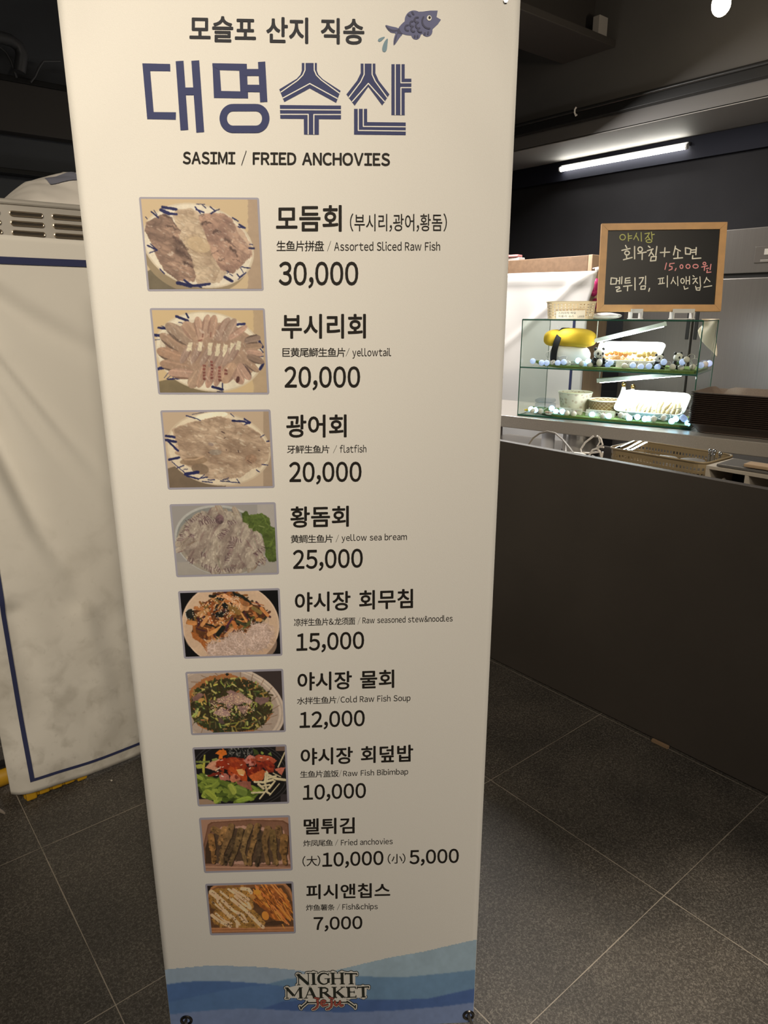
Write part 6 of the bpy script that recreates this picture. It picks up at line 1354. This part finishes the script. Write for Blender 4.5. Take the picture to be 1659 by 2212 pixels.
# td points along -Y: keep tray's local -y towards the viewer
flip = 1
tr0 = make_tray('dark brown serving tray, one of the neat stack beside the glass case', False)
ORD = ['bottom', 'second', 'third', 'fourth', 'fifth', 'sixth', 'seventh', 'eighth', 'ninth', 'tenth', 'eleventh', 'twelfth', 'thirteenth', 'fourteenth', 'fifteenth', 'sixteenth']
for i in range(NT - 1):
    t = tr0 if i == 0 else copy_thing(tr0, (0, 0, 0))
    t['label'] = ('bottom' if i == 0 else ORD[i] + ' from the bottom') + ' brown serving tray of the stack beside the glass case'
    tray_place(t, i)
tt = make_tray('topmost brown serving tray of the stack, holding a sheet of paper', True); tray_place(tt, NT - 1)
k = MB(); k.box(tp(ta_ + TL / 2 + .05, tb0 + TD_ / 2, .904 + pitch * (NT - 1) + .0085), (.30, .22, .001), tang); tag(obj('paper_sheet', k, mat('kraft_paper', (.60, .47, .34), .8)), 'beige paper sheet lying in the topmost brown tray', 'paper')

# ------------------------------------------------------------------ things on the low counter
def cz_pt(px, py, X): return on_x(px, py, X)
TAN = mat('tan_plastic', (.25, .19, .105), .5)
p, q = on_x(1313, 967, 2.50), on_x(1522, 1000, 2.50)
bh2 = p.z - CZ - .002; L2 = abs(p.y - q.y)
t2, Q2 = basket('storage_basket', Vector((2.50 + .12, (p.y + q.y) / 2, CZ + .002)), Vector((0, -1, 0)), L2, .24, bh2, TAN, 0, 'long tan perforated basket of utensils behind the black board', 30, 6, taper=.95)
GRL = mat('grey_lid', (.16, .15, .14), .4)
for i, (px, py, r_) in enumerate(((1440, 982, .052), (1497, 988, .056))):
    c = on_x(px, py, 2.62); k = MB(); z0 = c.z - .05
    k.lathe([(r_ * .95, 0), (r_, .008), (r_ * .93, .03), (r_ * .8, .040), (.004, .042)], (2.62, c.y, z0), 24)
    t = tag(obj('bowl', k, GRL, smooth=True), ('left' if i == 0 else 'right') + ' of two upturned grey bowls in the tan basket', 'bowl', 'upturned grey bowls in the tan basket')
    k2 = MB(); k2.lathe([(r_ * .7, 0), (r_ * .7, z0 - CZ - .007)], (2.62, c.y, CZ + .006), 16); o = obj('bowl_stack', k2, GRL, None); tag(o, ('left' if i == 0 else 'right') + ' pile of grey bowls standing in the tan basket', 'bowls', 'piles of bowls in the tan basket')
SHINY = mat('shiny_cutlery_steel', (.6, .62, .66), .15, 1.0)
for i, (x0, y0, x1, y1) in enumerate(((1338, 966, 1370, 952), (1352, 971, 1384, 953), (1362, 973, 1397, 955))):
    a, b = on_x(x0, y0, 2.56), on_x(x1, y1, 2.68); k = MB(); dd = (b - a); 
    k.box((a + b) / 2, (dd.length, .012, .002), rot=dd.to_track_quat('X', 'Z').to_matrix()); k.tube([a, a - dd * .35], .006, 6)
    tag(obj('knife', k, SHINY), ['leftmost', 'middle', 'rightmost'][i] + ' steel knife lying in the tan basket', 'knife', 'knives in the tan basket')
# white organiser
WPL = mat('white_shelf_plastic', (.50, .45, .38), .5)
p, q = on_x(1526, 1002, 2.42), on_x(1660, 1031, 2.42); oz = (p.z + q.z) / 2; y0, y1 = p.y, p.y - .42
og = thing('desk_organiser', (2.52, (y0 + y1) / 2, CZ), 'white open organiser with compartments behind the black board', 'organiser')
k = MB(); k.span((2.42, y1, oz - .012), (2.62, y0, oz), 0, .001); obj('top_board', k, WPL, og)
ym = on_x(1612, 1035, 2.42).y
for y in (y0 - .006, ym, y1 + .006):
    k = MB(); k.span((2.42, y - .006, CZ + .002), (2.62, y + .006, oz - .012)); obj('divider', k, WPL, og)
k = MB(); k.span((2.612, y1, CZ + .002), (2.62, y0, oz - .012)); obj('back_board', k, GRD, og)
k = MB(); k.box((2.50, y0 - .16, oz + .006), (.14, .26, .010), .05, 0, .003); tag(obj('tray_lid', k, mat('grey_lid_plastic', (.14, .135, .13), .35)), 'flat grey lid lying on the white organiser', 'lid')
k = MB(); q = on_x(1640, 1008, 2.46); k.box((2.46, q.y - .03, oz + .020), (.06, .14, .012), .05, 0, .003); tag(obj('wooden_block', k, mat('tan_wood_block', (.45, .32, .20), .6)), 'small tan wooden block on the grey lid', 'block')
k = MB(); q = on_x(1580, 1040, 2.47); k.box((2.47, q.y, CZ + .075), (.015, .045, .14), 0, 0, .002, rot=Matrix.Rotation(R(-40), 3, 'X')); tag(obj('utensil', k, WPL), 'grey utensil leaning in the left organiser compartment', 'utensil')
for i, (px, py) in enumerate(((1543, 976), (1541, 983), (1556, 981), (1534, 975))):
    c = on_x(px, py, 2.66); k = MB(); k.tube([(2.66, c.y, CZ + .002), (2.66, c.y, c.z - .012)], .006, 8); k.ball((2.66, c.y, c.z), (.006, .008, .010), 10)
    tag(obj('spoon', k, SHINY, smooth=True), ['second', 'third', 'rightmost', 'leftmost'][i] + ' of the upright steel spoons between basket and organiser', 'spoon', 'upright spoons')
# cooker, roll, plate, leads
c = on_x(1255, 950, 3.20); zb_ = .687
pot = thing('electric_kettle', (3.20, c.y, zb_), 'shiny steel electric kettle with black base under the table', 'kettle')
k = MB(); k.lathe([(.095, .0), (.10, .04)], (3.20, c.y, zb_), 28); obj('base', k, PB, pot, smooth=True)
k = MB(); k.lathe([(.097, .04), (.096, .135), (.08, .143), (.02, .146)], (3.20, c.y, zb_), 32); obj('steel_body', k, mat('polished_steel', (.66, .64, .62), .16, .6), pot, smooth=True)
k = MB(); k.tube([(3.125, c.y - .03, zb_ + .03), (3.117, c.y - .03, zb_ + .03)], .006, 8); obj('power_button', k, SHINY, pot)
c = on_x(1184, 950, 3.16); k = MB(); k.lathe([(.012, 0), (.036, 0), (.036, .142), (.012, .142)], (3.16, c.y, .687), 24, closed=True); tag(obj('paper_roll', k, mat('white_tissue', (.78, .80, .86), .9), smooth=True), 'upright white paper roll beside the steel kettle', 'paper roll')
c = on_x(1238, 982, 2.50); k = MB(); k.lathe([(.03, 0), (.05, c.z - CZ - .004), (.054, c.z - CZ), (.046, c.z - CZ - .002), (.02, .006)], (2.50, c.y, CZ + .002), 28); tag(obj('bowl', k, mat('white_bowl_glaze', (.80, .76, .68), .3), smooth=True), 'white bowl with its rim just above the black board', 'bowl')
pts = [on_x(x, y, X) for x, y, X in ((1136, 968, 2.6), (1152, 946, 2.6), (1166, 936, 2.6), (1183, 932, 2.58), (1200, 936, 2.56), (1216, 950, 2.52), (1230, 967, 2.46), (1243, 984, 2.42))]
k = MB(); k.tube([Vector((2.6, pts[0].y + .01, CZ + .004))] + pts + [Vector((2.42, pts[-1].y, CZ + .004))], .0042, 8); tag(obj('power_lead', k, mat('brown_grey_lead', (.22, .19, .15), .5), smooth=True), 'thin brown grey lead arching over the white roll', 'lead')
k = MB()
for l in ([(1282, 942), (1264, 956), (1255, 970), (1256, 978), (1275, 979), (1296, 976)], [(1290, 942), (1298, 948), (1302, 960), (1292, 968), (1280, 972), (1272, 985)], [(1294, 942), (1296, 955), (1290, 964), (1300, 966), (1304, 966)], [(1302, 976), (1300, 988), (1290, 994)], [(1275, 990), (1280, 985), (1287, 988), (1284, 994)], [(1288, 968), (1296, 975), (1298, 985)]):
    k.tube([on_x(x, y, 2.58 + .012 * math.sin(i * 2 + x)) for i, (x, y) in enumerate(l)], .0042, 7)
tag(obj('white_cable_tangle', k, mat('white_cable', (.66, .62, .58), .45), smooth=True), 'tangle of white cables beside the steel kettle', 'cable')
# ================================================================== THE CLOTH-COVERED STALL (left)
SY = 2.15
FOLDS = []
for line_, wd, am in (([(-90, 640), (0, 771), (113, 907), (240, 1056)], .026, -.020), ([(-60, 700), (0, 785), (113, 930), (240, 1085)], .022, .016), ([(-40, 770), (0, 817), (100, 957), (217, 1097)], .014, -.008),
                      ([(-40, 880), (0, 961), (90, 1147), (195, 1278)], .034, -.026), ([(-60, 930), (0, 1040), (80, 1200), (170, 1330)], .03, .012), ([(-60, 610), (60, 690), (190, 760), (300, 800)], .030, -.010), ([(-60, 560), (60, 640), (190, 715), (300, 760)], .03, .008),
                      ([(30, 1330), (60, 1460), (85, 1600)], .035, -.010), ([(180, 1330), (220, 1480), (240, 1600)], .04, .010)):
    (xa_, ya_), (xb_, yb_) = line_[0], line_[1]; line_ = [(xa_ - 3 * (xb_ - xa_), ya_ - 3 * (yb_ - ya_))] + line_ if xa_ < 0 else line_
    FOLDS.append(([(on_y(x, y, SY - .04).x, on_y(x, y, SY - .04).z) for x, y in line_], wd, am))
def fold(x, z):                     # diagonal hanging folds of the cover
    s = 0.0
    for pts, wd, am in FOLDS:
        best = 9.0; tt = 0.0
        for i in range(len(pts) - 1):
            (x0, z0), (x1, z1) = pts[i], pts[i + 1]; dx, dz = x1 - x0, z1 - z0; L = dx * dx + dz * dz
            t = max(0.0, min(1.0, ((x - x0) * dx + (z - z0) * dz) / L)); d = math.hypot(x - x0 - t * dx, z - z0 - t * dz)
            if d < best: best = d; tt = (i + t) / (len(pts) - 1)
        s += 1.7 * am * math.exp(-(best / wd) ** 2) * (1 - tt ** 2.2)
    return s
cu0 = on_y(0, 1580, SY).x - .0
ux0 = on_y(18, 1700, SY).x; ux1 = 1.95
zbl, zbr = on_y(25, 1708, SY).z, on_y(303, 1618, SY).z
def cl(u, v, d=0.0):               # u in metres from the left hem, v 0 (bottom) .. 1 (top)
    x = ux0 + u
    zlow = .038 - .030 * (1 - math.exp(-u / .12)) + .010 * math.exp(-((u - .12) / .10) ** 2)
    ztop = 1.646 - .010 * math.sin(u * 2.0)
    z = zlow + (ztop - zlow) * v
    bow = -.045 * math.exp(-((v) / .10) ** 2) * math.exp(-(u / .30) ** 2)
    edge = .03 * math.exp(-u / .03) * (1 - v)
    return Vector((x + .018 * (1 - v) * 0, SY - .035 - fold(x, z) + bow * .6 + edge - d, z))
def dirty_cloth():
    m = bpy.data.materials.new('stained_white_cover'); m.use_nodes = True; nt = m.node_tree; b = nt.nodes['Principled BSDF']
    tc = nt.nodes.new('ShaderNodeTexCoord'); sp = nt.nodes.new('ShaderNodeSeparateXYZ'); nt.links.new(tc.outputs['Object'], sp.inputs[0])
    hz = nt.nodes.new('ShaderNodeMapRange'); hz.inputs[1].default_value = .0; hz.inputs[2].default_value = 1.05; hz.inputs[3].default_value = 1; hz.inputs[4].default_value = 0; nt.links.new(sp.outputs['Z'], hz.inputs[0])
    outs = []
    for sc_, lo_, hi_ in ((4.5, .42, .72), (13, .52, .72), (42, .60, .74)):
        n = nt.nodes.new('ShaderNodeTexNoise'); n.inputs['Scale'].default_value = sc_; n.inputs['Detail'].default_value = 4; n.inputs['Distortion'].default_value = .5; nt.links.new(tc.outputs['Object'], n.inputs['Vector'])
        r = nt.nodes.new('ShaderNodeMapRange'); r.inputs[1].default_value = lo_; r.inputs[2].default_value = hi_; nt.links.new(n.outputs[0], r.inputs[0]); outs.append(r.outputs[0])
    def mt(op, a, c):
        n = nt.nodes.new('ShaderNodeMath'); n.operation = op
        for i, q in enumerate((a, c)):
            if isinstance(q, (int, float)): n.inputs[i].default_value = q
            else: nt.links.new(q, n.inputs[i])
        return n.outputs[0]
    s = mt('ADD', mt('MULTIPLY', outs[0], .55), mt('ADD', mt('MULTIPLY', outs[1], .45), mt('MULTIPLY', outs[2], .25)))
    s = mt('MINIMUM', mt('MULTIPLY', s, hz.outputs[0]), .75)
    mx = nt.nodes.new('ShaderNodeMix'); mx.data_type = 'RGBA'; nt.links.new(s, mx.inputs[0]); mx.inputs[6].default_value = (.74, .71, .66, 1); mx.inputs[7].default_value = (.30, .27, .22, 1)
    nt.links.new(mx.outputs[2], b.inputs['Base Color']); b.inputs['Roughness'].default_value = .75; return m
cov = thing('stall_cover', (1.4, SY - .04, 0.01), 'stained white stall cover with navy border line at left', 'cloth cover')
k = MB().grid(lambda a, v: cl((ux1 - ux0) * a ** 1.6, v), 110, 120); obj('cover_cloth', k, dirty_cloth(), cov, smooth=True, solid=.002)
s0 = on_y(58, 1600, SY - .035).x - ux0
zA, zB = .075, on_y(100, 562, SY - .04).z
def clz(u, z, d): 
    p0, p1 = cl(u, 0), cl(u, 1); return cl(u, (z - p0.z) / (p1.z - p0.z), d)
def strip(f, n): k = MB().grid(f, n, 2); return obj('border_stripe', k, CLN, cov, smooth=True)
sw = .0125
zlo = lambda u: cl(u, 0).z + .040
strip(lambda t, w_: clz(s0 - sw * w_, zlo(s0) + (zB - zlo(s0)) * t, .005), 160)
strip(lambda t, w_: clz(s0 - sw + (1.55 - s0) * t, zlo(s0 - sw + (1.55 - s0) * t) + sw * .75 * w_, .005), 140)
strip(lambda t, w_: clz(s0 - sw + (1.55 - s0) * t, zB + .0045 - .018 * w_ - .0 * t, .005), 140)

# the counter inside the cover and the steel cooler standing on it
stl = thing('stall_counter', (1.4, SY + .35, 0), 'wooden stall counter hidden under the stained white cover', 'counter')
k = MB(); k.span((ux0 + .01, SY + .045, 1.58), (ux1 - .02, SY + .62, 1.62)); obj('top_board', k, WD, stl)
for x in (ux0 + .035, ux1 - .06):
    for y in (SY + .07, SY + .58):
        k = MB(); k.span((x - .02, y - .02, .05), (x + .02, y + .02, 1.58)); obj('leg', k, WD, stl)
YEL = mat('yellow_plastic', (.52, .29, .012), .5)
# ribbed yellow foot below the hem
fa, fb = on_z(52, 1727, .001), on_z(188, 1682, .001)
ft = thing('yellow_foot_block', tuple((fa + fb) / 2), 'ribbed yellow plastic foot showing under the stall cover', 'foot block')
L_ = fb.x - fa.x; yf = (fa.y + fb.y) / 2
k = MB(); k.span((fa.x, yf, .002), (fb.x, yf + .09, .045), 0, .006); obj('block', k, YEL, ft)
for i in range(5):
    x = fa.x + L_ * (.02 + .205 * i); k = MB(); k.span((x, yf - .012, .002 if i in (0, 4) else .008), (x + L_ * .17, yf + .01, .045), 0, .005); obj('rib', k, YEL, ft)
cq = on_z(14, 1712, .001)
ct = thing('caster', (cq.x, cq.y + .05, 0), 'yellow wheeled caster at the left corner of the stall', 'caster')
k = MB(); k.tube([(cq.x - .016, cq.y + .05, .033), (cq.x + .016, cq.y + .05, .033)], .032, 20); obj('wheel', k, YEL, ct, smooth=True)
k = MB(); k.tube([(cq.x - .022, cq.y + .05, .033), (cq.x + .022, cq.y + .05, .033)], .006, 8); obj('axle_bolt', k, SHINY, ct)
k = MB(); k.span((cq.x - .022, cq.y + .03, .03), (cq.x - .018, cq.y + .07, .075)); k.span((cq.x + .018, cq.y + .03, .03), (cq.x + .022, cq.y + .07, .075)); k.span((cq.x - .022, cq.y + .03, .07), (cq.x + .022, cq.y + .07, .076)); obj('fork', k, PB, ct)

VY = SY + .02
vent = MB(); SST = mat('satin_steel_cooler', (.56, .53, .49), .40, .4, noise=.06, nscale=5)
zt_, zb2 = 1.727, 1.60
vn = thing('steel_cooler', (1.2, SY + .3, 1.62), 'satin steel cooler with rows of slots on top of the stall', 'cooler')
k = MB(); k.span((-.2, VY, 1.62), (1.9, VY + .5, zt_), 0, .006); obj('cooler_body', k, SST, vn)
k = MB(); k.span((-.21, VY - .006, zt_ - .004), (1.91, VY + .02, zt_ + .010), 0, .005); obj('top_lip', k, SST, vn)
RIM = mat('slot_rim_steel', (.62, .52, .40), .3, .9); HOL = mat('slot_dark', (.030, .022, .014), .7)
rows = [(461, 467), (482, 488), (503, 509)]
xs = [on_y(x, 470, VY).x for x in (22, 92)]; pitchx = on_y(113, 470, VY).x - on_y(22, 470, VY).x
for ri in range(3):
    zc = on_y(57, (463.5, 484, 504.5)[ri], VY).z
    for ci in range(-1, 3):
        xa, xb = xs[0] + pitchx * ci + .006 * ri * 0, xs[1] + pitchx * ci
        k = MB(); hw = .0052
        path = [(xb - hw, -hw)] + [(xb - hw + hw * math.cos(R(a)), hw * math.sin(R(a))) for a in range(-60, 90, 30)] + [(xa + hw + hw * math.cos(R(a)), hw * math.sin(R(a))) for a in range(90, 271, 30)]
        pp = [Vector((x, VY - .0025, zc + z)) for x, z in path]
        k.add([(p.x, VY - .0015, p.z) for p in pp], [tuple(range(len(pp)))]); sl = obj('slot', k, HOL, vn)
        k = MB(); k.tube(pp + [pp[0]], .0020, 6, caps=False); obj('slot_rim', k, RIM, sl, smooth=True)

# white bag lying on the cooler
bx0, bx1 = on_y(14, 440, VY + .08).x, on_y(300, 440, VY + .08).x
def bagf(u, v):
    x = bx0 + (bx1 - bx0) * u; 
    prof = [(0, 0), (.05, .020), (.14, .048), (.25, .080), (.40, .098), (.55, .118), (.75, .12), (.9, .09), (1, 0)]
    hh = 0
    for (a0, h0), (a1, h1) in zip(prof, prof[1:]):
        if a0 <= u <= a1: hh = h0 + (h1 - h0) * (u - a0) / (a1 - a0)
    zz = zt_ + .010 + hh * (math.sin(math.pi * min(1, v * 1.15) * .5) ** .8) * (1 if v < .8 else (1 - v) / .2)
    crease = .010 * math.sin(9 * u + 4 * v) * math.sin(math.pi * v) + .005 * abs(math.sin(17 * u - 9 * v))
    return Vector((x, VY + .03 + .26 * v - crease, zz + .004 * abs(math.sin(14 * u + 11 * v)) * math.sin(math.pi * v) * math.sin(math.pi * u)))
bag = thing('shopping_bag', ((bx0 + bx1) / 2, VY + .15, zt_ + .01), 'crumpled white bag with grey blue print lying on the steel cooler', 'bag')
k = MB().grid(bagf, 40, 24); obj('bag_skin', k, mat('white_bag_film', (.80, .76, .72), .45, bump=.15, bscale=25), bag, smooth=True, angle=25)
k = MB().grid(lambda u, v: bagf(.36 + .22 * u, .36 + .22 * v) + Vector((0, -.004, .002)), 10, 8); obj('bag_print', k, mat('grey_blue_print', (.22, .23, .30), .5), bag, smooth=True)
k = MB(); q = on_z(241, 1686, .002); k.box((q.x, q.y, .002), (.004, .005, .003), .4); tag(obj('paper_crumb', k, mat('white_crumb', (.7, .66, .6), .8)), 'tiny white crumb on the floor before the stall cover', 'crumb')
k = MB(); pts = [on_z(x, y, .004) for x, y in ((-30, 1738), (-12, 1744), (2, 1752), (10, 1757))]; k.tube(pts, [.004, .005, .005, .003], 7); tag(obj('cable_end', k, mat('grey_cable_end', (.30, .26, .22), .5), smooth=True), 'short grey cable end on the floor at the far left', 'cable')

# dark boards, pipe and cables high on the far wall
FY = 4.9
zz = lambda x, y: on_y(x, y, FY).z
struct('trim_3', MB().span((-2.0, FY, 2.462), (3.6, 5.0, 2.735), 0, .004), BROWNB)
struct('trim_4', MB().span((-2.0, FY - .02, 2.725), (3.6, FY, 2.755), 0, .004), GRD)
struct('trim_5', MB().span((-2.0, FY - .01, 2.235), (3.6, 5.0, 2.262), 0, .003), mat('black_ledge', (.008, .008, .008), .4))
PIP = mat('black_duct_pipe', (.07, .072, .078), .45)
a, b = on_y(44, 172, FY - .10), on_y(36, 96, FY - .10); k = MB()
k.tube([Vector((a.x, FY - .10, 2.757)), Vector((b.x + .02, FY - .10, b.z - .05)), Vector((b.x + .012, FY - .10, b.z - .01)), Vector((b.x - .03, FY - .10, b.z + .015)), Vector((b.x - .5, FY - .10, b.z + .03))], .032, 14)
tag(obj('duct_pipe', k, PIP, smooth=True), 'black elbow pipe rising from the ledge at the top left', 'pipe')
k = MB(); k.tube([on_y(x, y, FY - .06) for x, y in ((-40, 92), (0, 102), (14, 114), (24, 132), (30, 150), (36, 168))], .007, 7); tag(obj('cable', k, PIP, smooth=True), 'black cable curving left of the elbow pipe', 'cable', 'cables on the far wall')
k = MB(); k.tube([on_y(x, y, FY - .05) for x, y in ((66, 178), (76, 165), (84, 146), (94, 132), (130, 132))], .006, 7); tag(obj('cable', k, PIP, smooth=True), 'black cable curving right of the elbow pipe', 'cable', 'cables on the far wall')
